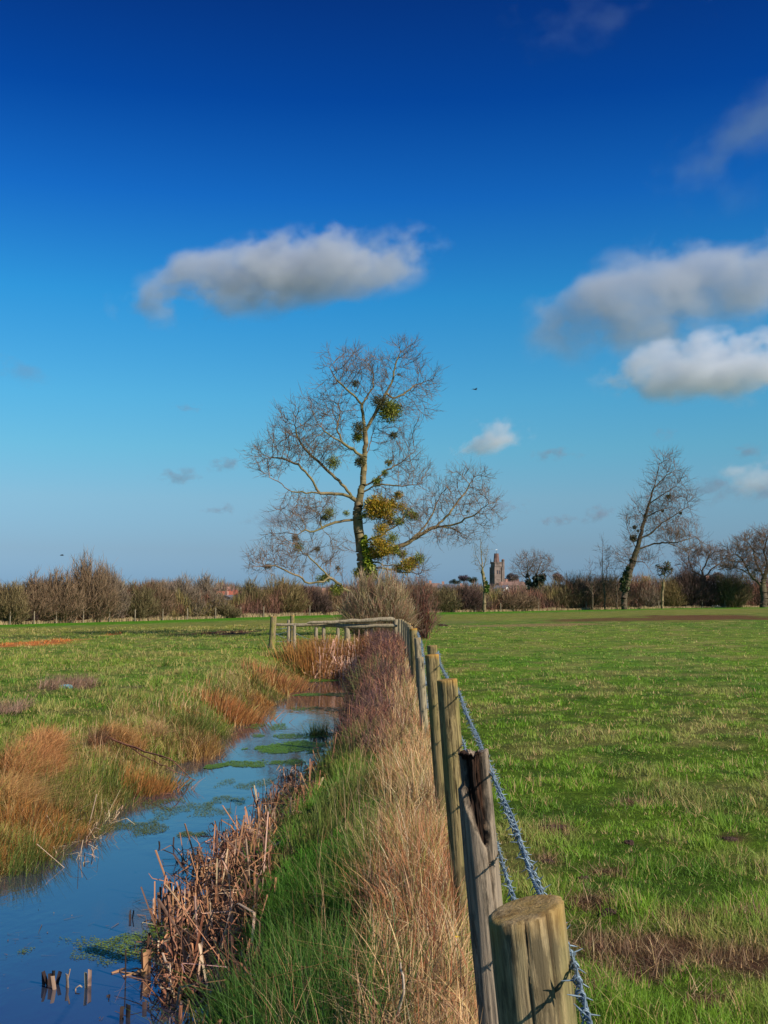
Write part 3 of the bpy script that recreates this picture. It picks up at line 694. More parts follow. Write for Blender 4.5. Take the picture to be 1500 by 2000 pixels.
def post_mesh(name, r, h, mat, seg=48, rows=70, cracks=2, tilt=.1, seed=0, rot=None, taper=.05):
    """closed round post from z=-.3 to h, top cut at a slant, with drying cracks"""
    rs = np.random.default_rng(seed)
    zs = np.concatenate([np.linspace(-.3, h - .12, rows - 12, endpoint=False), np.linspace(h - .12, h, 12)])
    th = np.arange(seg) * 2 * np.pi / seg
    T, Zg = np.meshgrid(th, zs)
    rad = r * (1 + taper * (1 - Zg / h) ) * (1 + .025 * np.sin(2 * T + rs.random() * 6) + .015 * np.sin(3 * T + 1.7 * Zg * 3 + rs.random() * 6))
    rad += r * .03 * (fbm(T.ravel() * 4 + seed, Zg.ravel() * 3, seed + 3, 3).reshape(T.shape) - .5) * 2
    rotv = np.zeros_like(T)
    for c in range(cracks):
        a0 = rs.random() * 6.283 if c else (-1.25 + .3 * rs.random())
        z0 = h - rs.random() * .05; z1 = h * (.2 + .5 * rs.random())
        ca = a0 + .06 * np.sin(Zg * 9 + c) + .03 * np.sin(Zg * 23)
        dd = np.abs((T - ca + np.pi) % (2 * np.pi) - np.pi)
        wdt = (.045 * sstep(z1, z0 + .01, Zg) + .025) * (.7 if c else 1)
        k = np.clip(1 - dd / wdt, 0, 1) * (Zg > z1)
        rad -= r * .13 * k; rotv = np.maximum(rotv, k * .8)
    if rot:
        rad, rotv, Zg = rot(T, Zg, rad, rotv, r, h)
    X = rad * np.cos(T); Y = rad * np.sin(T); Z = Zg.copy()
    topw = sstep(h - .12, h, Zg)
    Z = Z + topw * (X * tilt + Y * tilt * .3)
    V = np.stack([X, Y, Z], 2).reshape(-1, 3); n = len(zs)
    i, j = np.meshgrid(np.arange(seg), np.arange(n - 1)); a = (j * seg + i).ravel(); b = (j * seg + (i + 1) % seg).ravel()
    Q = np.stack([a, b, b + seg, a + seg], 1)
    # top rings
    rr = rotv.reshape(-1); tops = []; last = (n - 1) * seg; Vt = []; rt = []
    prev = last; Qs = [Q]; cur = len(V)
    for f in (.86, .55, .2):
        rt0 = np.stack([np.cos(th), np.sin(th)], 1) * r * (1 + .01 * np.sin(3 * th))[:, None]; ring = V[last:last + seg].copy(); wv = min(1, (1 - f) * 6); ring[:, :2] = (ring[:, :2] * (1 - wv) + rt0 * wv) * f; ring[:, 2] = h + ring[:, 0] * tilt + ring[:, 1] * tilt * .3 + (.0006 * (rs.random(seg) - .5)) + (.003 if f > .8 else .001)
        if rot: ring[:, 2] = V[last:last + seg][:, 2] * f + (h - .03) * (1 - f)
        Vt.append(ring); rt.append(rr[last:last + seg] * (1.0 if rot else .1))
        i = np.arange(seg); Qs.append(np.stack([prev + i, prev + (i + 1) % seg, cur + (i + 1) % seg, cur + i], 1)); prev = cur; cur += seg
    i = np.arange(0, seg, 1)[: seg // 2 - 1]
    V = np.concatenate([V] + Vt); rr = np.concatenate([rr] + rt)
    Qs.append(np.stack([prev + i, prev + i + 1, prev + (seg - 2 - i), prev + (seg - 1 - i)], 1))
    me = quads_mesh(name, V, np.concatenate(Qs), mat, None, True, {'rot': rr})
    return me
def rotten(T, Z, rad, rotv, r, h):
    """split, hollowed top facing the camera (theta = -pi/2)"""
    a = (T + np.pi / 2 + np.pi) % (2 * np.pi) - np.pi       # 0 = facing the camera, + = right
    d = h - Z
    nz = fbm(T.ravel() * 5, Z.ravel() * 14, 5, 3).reshape(T.shape) - .5
    cen = -.30 + d * 2.6; wid = np.interp(d, [0, .05, .12, .2, .27], [1.3, 1.2, .95, .55, .12]) + nz * .3
    k = sstep(1.05, .8, np.abs(a - cen) / np.maximum(wid, .02)) * (d < .27)
    rad = rad - r * .45 * k * (1 + nz * 1.2)
    rotv = np.maximum(rotv, k * 1.0)
    # broken away left shoulder: upper 10 cm missing on the left
    s = sstep(-.2, -.9, a) * sstep(-2.6, -1.6, a) * (d < .10)
    rad = rad - r * .30 * s
    rotv = np.maximum(rotv, s * .55)
    # long crack below the hollow
    k2 = np.clip(1 - np.abs(a - (.35 + (d - .27) * .9)) / .05, 0, 1) * (d > .2) * (d < .48)
    rad = rad - r * .2 * k2; rotv = np.maximum(rotv, k2)
    Z = Z - .02 * (nz + .3) * (d < .02) * 2
    return rad, np.clip(rotv, 0, 1), Z

posts = [  # px, pyTop, Y, radius, lean (deg, top to the left), wood, tilt, lichen, label
    (1028, 1778, 1.52, .050, 6.0, 0, .16, .35, 'nearest weathered round fence post with a sawn sloping top in the lower right foreground'),
    (920, 1463, 3.3, .049, 5.0, 1, .02, .0, 'second fence post, its top split open by a dark rotten hollow'),
    (873, 1328, 5.4, .050, 4.2, 2, .04, .55, 'thick fence post with an ochre lichened flat top directly behind the rotten one'),
    (843, 1279, 7.8, .047, 4.2, 2, .03, .8, 'greenish fence post with an ochre rim, left of the thick lichened post'),
    (844, 1261, 10.6, .048, 2.0, 2, .03, .2, 'fence post whose bare brown top peeks above the ochre rimmed one'),
    (820, 1284, 12.6, .044, 3.6, 3, .04, .1, 'short pale grey fence post left of the ochre rimmed one'),
    (815, 1246, 15.4, .046, 3.0, 3, .04, .2, 'pale fence post just above and behind the short grey one'),
    (807, 1228, 18.4, .066, 2.5, 2, .03, 1., 'stout fence post with a bright orange lichen cap farther down the line'),
    (801, 1224, 21.2, .05, 2.0, 3, .03, .6, 'slim fence post tucked left behind the orange capped one'),
    (798, 1218, 24.4, .05, 1.5, 3, .03, .5, 'far slim fence post, second beyond the orange capped one'),
    (794, 1216, 27.6, .05, 1.0, 3, .03, .2, 'far slim fence post, third beyond the orange capped one'),
    (790, 1213, 30.8, .05, 1.0, 3, .03, .2, 'far slim fence post, fourth beyond the orange capped one'),
    (786, 1210, 34.0, .05, .5, 3, .03, .2, 'far thin fence post, last but one before the wooden rail end'),
    (781, 1209, 36.6, .06, 0, 3, .03, .2, 'dark thin fence post against the right end of the wooden rail')]
woods = [dict(base=(.33, .25, .14), moss=(.16, .15, .03), mossamt=.75), dict(base=(.30, .235, .17), moss=(.13, .10, .06), mossamt=.3),
         dict(base=(.29, .215, .10), moss=(.17, .16, .035), mossamt=.7), dict(base=(.35, .285, .18), moss=(.13, .12, .06), mossamt=.4)]
M_wire = plain('galvanised_wire', (.21, .27, .31), .5, .3, 60, .3)
tops = []
for k, (px, py, Y, r, lean, wd, tl, li, lab) in enumerate(posts):
    T = at(px, py, Y)
    bx = T.x + (T.z) * math.tan(R(lean)); gz = hz(bx, Y)
    h = (T.z - gz) / math.cos(R(lean))
    m = wood_mat('post_wood', top=h, lich=li, **woods[wd])
    near = Y < 6
    me = post_mesh('fence_post', r, h, m, 96 if near else 32, 220 if near else 40, 3 if near else 1, tl, k * 7 + 3, rotten if k == 1 else None)
    o = link('fence_post', me); o.location = (bx, Y, gz); o.rotation_euler = (0, -R(lean), 0)
    tag(o, lab, 'fence post', 'round wooden posts of the barbed wire fence')
    tops.append((bx, Y, gz, h, r, R(lean)))
    # staples
    if near:
        for dz in (.07, .30, .55):
            V = []; Fs = []
            for s in (-1, 0, 1):
                if s == 0: continue
                b0 = len(V); cx, cz = r + .002, h - dz + s * .008
                for ax in (-.0015, .0015):
                    V += [(cx - .02, ax, cz - .0015), (cx + .008, ax, cz - .0015), (cx + .008, ax, cz + .0015), (cx - .02, ax, cz + .0015)]
                Fs += [(b0, b0 + 1, b0 + 2, b0 + 3), (b0 + 4, b0 + 7, b0 + 6, b0 + 5), (b0, b0 + 4, b0 + 5, b0 + 1), (b0 + 3, b0 + 2, b0 + 6, b0 + 7), (b0 + 1, b0 + 5, b0 + 6, b0 + 2)]
            link('staple', py_mesh('staple', V, Fs, M_wire), o)

def tube(pts, rads, sides=6, V=None, Q=None):
    pts = np.asarray(pts, float); n = len(pts)
    d = np.gradient(pts, axis=0); d /= np.linalg.norm(d, axis=1, keepdims=True) + 1e-12
    ref = np.where(np.abs(d[:, 2:3]) < .9, np.array([[0, 0, 1.]]), np.array([[0, 1., 0]]))
    s = np.cross(d, ref); s /= np.linalg.norm(s, axis=1, keepdims=True); u = np.cross(s, d)
    a = np.arange(sides) * 2 * np.pi / sides
    rads = np.broadcast_to(rads, (n,))
    ring = pts[:, None, :] + rads[:, None, None] * (np.cos(a)[None, :, None] * s[:, None, :] + np.sin(a)[None, :, None] * u[:, None, :])
    i, j = np.meshgrid(np.arange(sides), np.arange(n - 1)); A = (j * sides + i).ravel(); Bq = (j * sides + (i + 1) % sides).ravel()
    return ring.reshape(-1, 3), np.stack([A, Bq, Bq + sides, A + sides], 1)
def tubes_obj(name, list_pr, mat, sides=6, parent=None, loc=None, smooth=True, colr=None):
    Vs = []; Qs = []; n = 0; Cs = []
    for it in list_pr:
        v, q = tube(it[0], it[1], sides); Vs.append(v); Qs.append(q + n); n += len(v)
        if colr is not None: Cs.append(np.tile(np.array(it[2] if len(it) > 2 else colr), (len(v), 1)))
    V = np.concatenate(Vs)
    if loc is not None: V = V - np.array(loc)
    return link(name, quads_mesh(name, V, np.concatenate(Qs), mat, np.concatenate(Cs) if Cs else None, smooth), parent, loc)
def wire(dz, lab, sagk):
    anchors = []
    for bx, Y, gz, h, r, ln in tops:
        hh = h - dz
        anchors.append(np.array([bx - math.sin(ln) * hh + (r + .005) * math.cos(ln), Y, gz + hh * math.cos(ln) + r * math.sin(ln)]))
    a0 = anchors[0]; anchors = [a0 + np.array([-.16, -2.0, -.08])] + anchors
    items = []; barbs = []
    rb = np.random.default_rng(int(dz * 100))
    path = []
    for a, b in zip(anchors[:-1], anchors[1:]):
        L = np.linalg.norm(b - a); st = .006 if b[1] < 6 else (.02 if b[1] < 9 else .2)
        nn = max(3, int(L / st)); t = np.linspace(0, 1, nn, endpoint=False)
        p = a[None] + (b - a)[None] * t[:, None]; p[:, 2] -= sagk * 4 * t * (1 - t); p[:, 0] += .008 * np.sin(t * 7 + b[1]) * t * (1 - t) * 4
        path.append(p)
        q = .03
        while q < L:
            tt = q / L; c = a + (b - a) * tt; c = c.copy(); c[2] -= sagk * 4 * tt * (1 - tt)
            barbs.append(c); q += rb.uniform(.046, .07)
    path = np.concatenate(path + [anchors[-1][None]])
    s = np.concatenate([[0], np.cumsum(np.linalg.norm(np.diff(path, axis=0), axis=1))])
    fine = path[:, 1] < 9
    for ph in (0, np.pi):
        off = .0022 * np.where(fine, 1, .6)[:, None] * np.stack([np.cos(s * 2 * np.pi / .035 + ph), 0 * s, np.sin(s * 2 * np.pi / .035 + ph)], 1)
        items.append((path + off, .0017))
    for c in barbs:
        if c[1] > 26: continue
        sc_ = 1 if c[1] < 10 else 1.5
        a0 = rb.random() * 6.283
        if c[1] < 8:   # coil
            t = np.linspace(0, 2 * 2 * np.pi, 18); items.append((np.stack([c[0] + .0052 * np.cos(t + a0), c[1] + .0012 * (t - 6.28), c[2] + .0052 * np.sin(t + a0)], 1), .0013))
        for e in range(4):
            aa = a0 + e * 1.571 + rb.normal(0, .25); ln = rb.uniform(.014, .021) * sc_; dy = rb.normal(0, .005)
            p0 = c + np.array([0, (e - 1.5) * .002, 0]); d = np.array([math.cos(aa), dy / ln, math.sin(aa)])
            items.append((np.array([p0, p0 + d * ln * .6, p0 + d * ln]), np.array([.0013, .0012, .0004]) * sc_))
    o = tubes_obj('barbed_wire', items, M_wire, 5); tag(o, lab, 'barbed wire', 'strands of the barbed wire fence')
wire(.07, 'top strand of grey blue barbed wire stapled to the right side of the fence posts', .012)
wire(.30, 'middle strand of barbed wire running below the top one along the fence', .015)
wire(.55, 'lowest strand of barbed wire, nearest the grass along the fence', .015)

# ------------------------------------------------------------------ rail across the ditch end
def bark_frusta(P0, P1, r0, r1, sides=5):
    d = P1 - P0; L = np.linalg.norm(d, axis=1, keepdims=True); d = d / np.maximum(L, 1e-9)
    ref = np.where(np.abs(d[:, 2:3]) < .9, np.array([[0, 0, 1.]]), np.array([[1., 0, 0]]))
    s = np.cross(d, ref); s /= np.linalg.norm(s, axis=1, keepdims=True); u = np.cross(s, d)
    a = np.arange(sides) * 2 * np.pi / sides
    cs = np.cos(a)[None, :, None] * s[:, None, :] + np.sin(a)[None, :, None] * u[:, None, :]
    A = P0[:, None, :] + r0[:, None, None] * cs; Bq = P1[:, None, :] + r1[:, None, None] * cs
    V = np.concatenate([A, Bq], 1)
    base = (np.arange(len(P0)) * 2 * sides)[:, None]
    i = np.arange(sides)
    q = np.stack([i, (i + 1) % sides, (i + 1) % sides + sides, i + sides], 1)
    Q = (base[:, :, None] + q[None]).reshape(-1, 4)
    return V.reshape(-1, 3), Q
M_rail = wood_mat('rail_wood', (.36, .29, .20), (.18, .17, .07), .4, lich=0, top=99)
M_mossy = wood_mat('mossy_post_wood', (.30, .22, .12), (.22, .22, .03), .9, lich=.5, top=1.3)
rail = empty('rail_barrier', tuple(at(650, 1268, 37)))
tag(rail, 'weathered wooden pole rail on short posts across the end of the ditch', 'wooden rail')
RL = Vector(rail.location)
def rail_pole(name, pts, rads):
    P = [np.array(at(x, y, yy)) - np.array(RL) for x, y, yy in pts]
    t = np.linspace(0, 1, 24); P = np.array(P); tp = np.linspace(0, 1, len(P))
    Pi = np.stack([np.interp(t, tp, P[:, k]) for k in range(3)], 1); Pi[:, 2] += .01 * np.sin(t * 17) + .006 * np.sin(t * 41)
    ri = np.interp(t, tp, rads) * (1 + .08 * np.sin(t * 29)); ri[0] *= .55; ri[-1] *= .6
    v, q = tube(Pi, ri, 10)
    link(name, quads_mesh(name, v, q, M_rail, None, True), rail)
rail_pole('rail', [(533, 1221, 37.2), (600, 1220, 37.1), (700, 1223, 36.9), (776, 1222, 36.7)], [.045, .06, .075, .06])
rail_pole('rail', [(600, 1217, 36.85), (690, 1213, 36.8), (771, 1209, 36.7)], [.05, .065, .08])
def post_simple(parent, px, y0, y1, Y, r, mat, lean=0, name='post', tilt=.05, seed=0, rel=True):
    T = at(px, y0, Y); Bp = at(px, y1, Y); g = min(Bp.z, hz(Bp.x, Y)) - .2
    h = T.z - g
    me = post_mesh(name, r, h, mat, 20, 24, 1, tilt, seed)
    loc = (T.x, Y, g)
    o = link(name, me, parent, tuple(Vector(loc) - RL) if parent is not None else loc)
    o.rotation_euler = (0, -R(lean), 0)
    return o
for k, (px, y0, y1, r) in enumerate([(575, 1221, 1262, .055), (617.5, 1225, 1270, .06), (632, 1225, 1265, .06), (660, 1226, 1260, .055), (678, 1225, 1268, .085), (716, 1225, 1262, .055), (725, 1225, 1262, .06), (773, 1210, 1260, .09)]):
    post_simple(rail, px, y0, y1, 36.98, r, M_rail, 0, 'post', .05, 50 + k)
def lone(px, y0, y1, Y, r, mat, lean, lab, grp, seed, name='fence_post'):
    T = at(px, y0, Y); g = hz(T.x, Y); h = T.z - g
    if mat is M_mossy: mat = wood_mat('mossy_post_wood', (.30, .22, .12), (.22, .22, .03), .9, lich=.5, top=h)
    o = link(name, post_mesh(name, r, h, mat, 28, 40, 1, .06, seed), None, (T.x, Y, g)); o.rotation_euler = (0, -R(lean), 0)
    tag(o, lab, 'fence post', grp); return o
lone(531, 1204, 1268, 37.0, .10, M_mossy, -3, 'thick mossy corner post at the left end of the wooden rail', 'posts beside the wooden rail', 71)
lone(571, 1202, 1262, 38.6, .075, M_mossy, 0, 'yellow mossy post behind the left part of the wooden rail', 'posts beside the wooden rail', 72)
lone(563.5, 1211, 1258, 37.8, .05, M_rail, 0, 'thin grey post just left of the yellow mossy post', 'posts beside the wooden rail', 73)
# sagging wire strands from the corner post
items = []
for a, b, sg in [((535, 1240, 37), (575, 1228, 37), .02), ((535, 1236, 37), (600, 1262, 37.5), .03), ((540, 1252, 37), (564, 1250, 37.5), .03), ((533, 1228, 37), (563, 1226, 37.8), .02), ((577, 1236, 37), (617, 1250, 37), .05)]:
    A, Bq = np.array(at(*a)), np.array(at(*b)); t = np.linspace(0, 1, 9)
    p = A + (Bq - A) * t[:, None]; p[:, 2] -= sg * 4 * t * (1 - t); items.append((p, .006))
o = tubes_obj('loose_wire', items, M_wire, 4); tag(o, 'loose sagging fence wires beside the mossy corner post', 'wire')

#PART2
# ------------------------------------------------------------------ trees
def colonize(limbs, blobs, natt, step, di, dk, iters=70, up=.12, wob=.25, seed=1, shell=.55):
    """limbs: list of (k,3) polylines (first = trunk); blobs: (cx,cy,cz,rx,ry,rz). returns pos, parent"""
    rs = np.random.default_rng(seed)
    pos = []; par = []
    def addline(pl):
        pl = np.asarray(pl, float)
        if pos:
            P = np.array(pos); k = int(np.argmin(np.linalg.norm(P - pl[0], axis=1))); prev = k
            pl = np.concatenate([P[k][None], pl[1:] if np.linalg.norm(P[k] - pl[0]) < step * 1.2 else pl])
        else: prev = -1
        seg = np.linalg.norm(np.diff(pl, axis=0), axis=1); s = np.concatenate([[0], np.cumsum(seg)])
        nn = max(2, int(s[-1] / step) + 1); t = np.linspace(0, s[-1], nn)
        p = np.stack([np.interp(t, s, pl[:, k]) for k in range(3)], 1)
        p[1:-1] += rs.normal(0, step * .10, (nn - 2, 3))
        for i in range(nn):
            if i == 0 and prev >= 0: continue
            pos.append(p[i]); par.append(prev); prev = len(pos) - 1
    for l in limbs: addline(l)
    vol = np.array([b[3] * b[4] * b[5] for b in blobs]) ** .75; cnt = (natt * vol / vol.sum()).astype(int) + 5
    A = []
    for b, c in zip(blobs, cnt):
        d = rs.normal(size=(c, 3)); d /= np.linalg.norm(d, axis=1, keepdims=True)
        r = rs.random((c, 1)) ** (1 / 3 if shell is None else shell)
        A.append(np.array(b[:3]) + d * r * np.array(b[3:]) * (1 + .12 * rs.normal(size=(c, 1))))
    A = np.concatenate(A)
    P = np.array(pos); par = list(par)
    D = np.full(len(A), 1e9); I = np.zeros(len(A), int)
    def upd(new, base):
        nonlocal D, I
        for s in range(0, len(new), 400):
            q = new[s:s + 400]
            dd = np.linalg.norm(A[:, None] - q[None], axis=2); m = dd.argmin(1); v = dd[np.arange(len(A)), m]
            b = v < D; D = np.where(b, v, D); I = np.where(b, base + s + m, I)
    upd(P, 0)
    kids = {}
    for it in range(iters):
        alive = D < di
        if not alive.any(): break
        ids = np.unique(I[alive]); new = []; npar = []
        S = np.zeros((len(P), 3)); v = A[alive] - P[I[alive]]; v /= np.linalg.norm(v, axis=1, keepdims=True) + 1e-9
        np.add.at(S, I[alive], v)
        for k in ids:
            d = S[k]; nrm = np.linalg.norm(d)
            if nrm < 1e-6: continue
            d = d / nrm + rs.normal(0, wob, 3); d[2] += up; d /= np.linalg.norm(d)
            q = P[k] + d * step
            ks = kids.setdefault(int(k), [])
            if len(ks) >= 3 or any(np.linalg.norm(q - z) < step * .4 for z in ks): continue
            ks.append(q); new.append(q); npar.append(int(k))
        if not new: break
        new = np.array(new); base = len(P); P = np.concatenate([P, new]); par += npar
        upd(new, base)
        keep = D > dk; A = A[keep]; D = D[keep]; I = I[keep]
        if len(A) == 0: break
    return P, np.array(par)
def tree_geo(P, par, rtip, e, rmax_at=None, ntw=3, twl=.5, twr=None, seed=3, droop=0, thick=1.0):
    rs = np.random.default_rng(seed); n = len(P)
    acc = np.zeros(n); ch = np.zeros(n, int)
    for i in range(n - 1, -1, -1):
        if acc[i] == 0: acc[i] = rtip ** e
        if par[i] >= 0: acc[par[i]] += acc[i]; ch[par[i]] += 1
    rad = acc ** (1 / e)
    if rmax_at: rad = rad * (rmax_at / rad[0]) ** np.clip((rad - rtip) / (rad[0] - rtip), 0, 1)
    i = np.nonzero(par >= 0)[0]
    seg = (P[par[i]], P[i], rad[par[i]] * 1.0, rad[i])
    # do not flare from a thick parent into a thin child
    r0 = np.minimum(seg[2], rad[i] * 1.25)
    thickm = rad[i] > rtip * 3.0
    # twigs
    small = np.nonzero((rad < rtip * 2.2) & (par >= 0))[0]
    src = np.repeat(small, ntw); m = len(src)
    d = P[src] - P[par[src]]; d /= np.linalg.norm(d, axis=1, keepdims=True) + 1e-9
    d = d + rs.normal(0, .55, (m, 3)); d[:, 2] += .25 - droop; d /= np.linalg.norm(d, axis=1, keepdims=True)
    L = twl * (.4 + .9 * rs.random((m, 1)))
    p0 = P[src]; p1 = p0 + d * L * .5; d2 = d + rs.normal(0, .25, (m, 3)); d2[:, 2] += .3 - droop; d2 /= np.linalg.norm(d2, axis=1, keepdims=True); p2 = p1 + d2 * L * .5
    d3 = d + rs.normal(0, .6, (m, 3)); d3 /= np.linalg.norm(d3, axis=1, keepdims=True); p3 = p1 + d3 * L * .35
    tr = twr if twr else rtip * .8
    T0 = np.concatenate([p0, p1, p1]); T1 = np.concatenate([p1, p2, p3]); a = np.full(3 * m, tr); b = np.concatenate([np.full(m, tr * .8), np.full(m, tr * .4), np.full(m, tr * .4)])
    return (seg[0][thickm], seg[1][thickm], r0[thickm] * thick, rad[i][thickm] * thick), \
           (np.concatenate([seg[0][~thickm], T0]), np.concatenate([seg[1][~thickm], T1]), np.concatenate([r0[~thickm], a]), np.concatenate([rad[i][~thickm], b])), rad
def bark_mat(name, c, moss, amt, scale=1.0):
    m, nt, p, o = newmat(name)
    tc = N(nt, 'TexCoord'); n1 = N(nt, 'TexNoise'); n1.inputs['Scale'].default_value = 3.5 * scale; n1.inputs['Detail'].default_value = 7
    n2 = N(nt, 'TexNoise'); n2.inputs['Scale'].default_value = .7 * scale; n2.inputs['Detail'].default_value = 4
    for q in (n1, n2): nt.links.new(tc.outputs['Object'], q.inputs[0])
    r = N(nt, 'ValToRGB'); e = r.color_ramp.elements; e[0].position = .35; e[0].color = (c[0] * .5, c[1] * .5, c[2] * .5, 1); e[1].position = .68; e[1].color = (c[0] * 1.4, c[1] * 1.4, c[2] * 1.4, 1)
    nt.links.new(n1.outputs[0], r.inputs[0])
    mr = N(nt, 'MapRange'); mr.inputs[1].default_value = .42; mr.inputs[2].default_value = .6; mr.inputs[4].default_value = amt
    nt.links.new(n2.outputs[0], mr.inputs[0])
    mx = N(nt, 'Mix', data_type='RGBA'); mx.inputs[7].default_value = (*moss, 1)
    nt.links.new(mr.outputs[0], mx.inputs[0]); nt.links.new(r.outputs[0], mx.inputs[6]); nt.links.new(mx.outputs[2], p.inputs['Base Color'])
    p.inputs['Roughness'].default_value = .9; p.inputs['Specular IOR Level'].default_value = .1
    b = N(nt, 'Bump'); b.inputs['Strength'].default_value = .6; b.inputs['Distance'].default_value = .03; nt.links.new(n1.outputs[0], b.inputs['Height']); nt.links.new(b.outputs[0], p.inputs['Normal'])
    return m
M_bark = bark_mat('tree_bark', (.26, .185, .10), (.17, .16, .05), .5)
M_twigs = bark_mat('twig_bark', (.24, .15, .095), (.16, .12, .06), .5)
M_darkbark = bark_mat('dark_bark', (.12, .085, .055), (.09, .09, .04), .5)
M_darktwig = bark_mat('dark_twig_bark', (.23, .14, .10), (.15, .12, .07), .5)
def put_frusta(name, g, mat, sides, parent):
    v, q = bark_frusta(g[0], g[1], g[2], g[3], sides)
    return link(name, quads_mesh(name, v, q, mat, None, sides > 4), parent)
def leafball(cx, cy, cz, r, n, cols, flat=.9, lw=.5, ll=.16, seed=0, solid=.35):
    """many small leaves and forking stems filling a ball"""
    rs = np.random.default_rng(seed)
    d = rs.normal(size=(n, 3)); d /= np.linalg.norm(d, axis=1, keepdims=True)
    rr = r * rs.random((n, 1)) ** solid * (1 + .12 * rs.normal(size=(n, 1)))
    p = d * rr * np.array([1, 1, flat])
    ang = p + rs.normal(0, r * .6, (n, 3)); ang /= np.linalg.norm(ang, axis=1, keepdims=True)
    L = ll * r * (.6 + .8 * rs.random((n, 1)))
    P = np.stack([p - ang * L * .5, p, p + ang * L * .6], 1) + np.array([cx, cy, cz])
    side = rs.normal(size=(n, 3)); side = np.cross(side, ang); side /= np.linalg.norm(side, axis=1, keepdims=True) + 1e-9
    W = L * lw * np.array([[.5, 1, .35]])
    k = rs.integers(0, len(cols), n); C = np.array(cols)[k] * (1 + .35 * (rs.random((n, 1)) - .5) * 2)
    return ribbons(P, W, side, C)
MIST_Y = [tuple(1.45 * q for q in c) for c in [(.32, .20, .02), (.24, .19, .02), (.38, .21, .02), (.12, .13, .015)]]
MIST_G = [tuple(1.45 * q for q in c) for c in [(.16, .18, .02), (.10, .12, .02), (.22, .20, .03), (.06, .08, .015)]]
MIST_D = [(.07, .07, .03), (.11, .09, .04), (.05, .06, .02), (.13, .12, .03)]

def pxl(pts, Y, base, dy=None, z=None):
    """traced zoom points -> local metres"""
    out = []
    for k, p in enumerate(pts):
        yy = Y + (dy[k] if dy else 0)
        v = at(p[0], p[1], yy); out.append((v.x - base[0], yy - base[1], v.z - base[2]))
    return out
def z1(l): return [(450 + a / 2.5, 620 + b / 2.5) for a, b in l]
def z2(l): return [(900 + a / 2.5, 850 + b / 2.5) for a, b in l]

# --- the mistletoe tree ---
TY = 50.0; bz = hz(at(722, 1200, TY).x, TY)
TB = (at(724, 1200, TY).x, TY, bz - .3)
tree = empty('mistletoe_tree', TB); tag(tree, 'tall bare tree full of mistletoe balls standing behind the wooden rail in the centre', 'tree')
def Lm(pts, d0=0, d1=0):
    n = len(pts); return pxl(z1(pts), TY, TB, [d0 + (d1 - d0) * i / max(1, n - 1) for i in range(n)])
limbs = [Lm([(688, 1500), (675, 1380), (660, 1270), (640, 1150), (628, 1060), (618, 960), (628, 885), (642, 830), (651, 760), (655, 660), (660, 580), (648, 500), (642, 425)]),
         Lm([(655, 700), (678, 640), (696, 560), (712, 510)], 0, .6), Lm([(662, 560), (690, 500), (720, 440), (770, 360), (795, 300), (800, 240), (830, 170)], 0, .3),
         Lm([(795, 400), (850, 370), (900, 330), (960, 310)], .3, 1.0),
         Lm([(642, 425), (610, 385), (560, 345), (515, 300), (485, 245)], 0, -.8), Lm([(642, 425), (680, 370), (700, 320), (690, 250)], 0, .8),
         Lm([(605, 900), (575, 868), (490, 860), (420, 858), (340, 852), (290, 850), (250, 812), (190, 780)], 0, -1.0),
         Lm([(600, 880), (560, 830), (510, 780), (450, 725), (390, 670), (330, 600), (320, 540)], 0, .8),
         Lm([(450, 850), (400, 795), (340, 725), (260, 690), (190, 685)], -.6, -.2),
         Lm([(652, 690), (600, 645), (545, 612), (500, 582), (455, 555), (420, 500)], 0, -1.2), Lm([(545, 612), (520, 540), (540, 460)], -.6, .6),
         Lm([(612, 990), (560, 990), (500, 1005), (440, 1030), (400, 1048), (365, 1038), (330, 1060)], 0, -1.0), Lm([(440, 1030), (440, 960), (470, 900)], -.5, .6),
         Lm([(640, 1360), (600, 1345), (555, 1325), (535, 1300), (490, 1275), (440, 1225), (400, 1180), (355, 1150), (330, 1110)], 0, -1.5),
         Lm([(490, 1275), (450, 1290), (380, 1300), (330, 1262), (270, 1238), (215, 1210), (120, 1215)], -.8, -2.2),
         Lm([(668, 1190), (720, 1165), (790, 1135), (880, 1092), (950, 1048), (1010, 1020), (1075, 950), (1135, 870), (1180, 800)], 0, .8),
         Lm([(1010, 1022), (1100, 1012), (1190, 965), (1260, 910)], .4, -.8), Lm([(1010, 1020), (1090, 1030), (1140, 1060)], .4, 1.0),
         Lm([(880, 1092), (960, 1010), (1000, 930), (1030, 860)], .2, 1.2),
         Lm([(652, 838), (700, 805), (760, 745), (830, 712), (900, 655)], 0, 1.2), Lm([(645, 850), (720, 815), (820, 822), (930, 815)], 0, -1),
         Lm([(668, 1205), (740, 1222), (840, 1245), (930, 1250)], 0, .6), Lm([(668, 1190), (760, 1215), (860, 1205)], 0, -.8), Lm([(655, 1100), (740, 1060), (830, 1000), (870, 940)], 0, -.6)]
mpx = 50 / F
def blob(cx, cy, rx, ry, dy=0, rd=None):
    v = at(cx, cy, TY); return (v.x - TB[0], dy, v.z - TB[2], rx * mpx, (rd if rd else rx * .9) * mpx, ry * mpx)
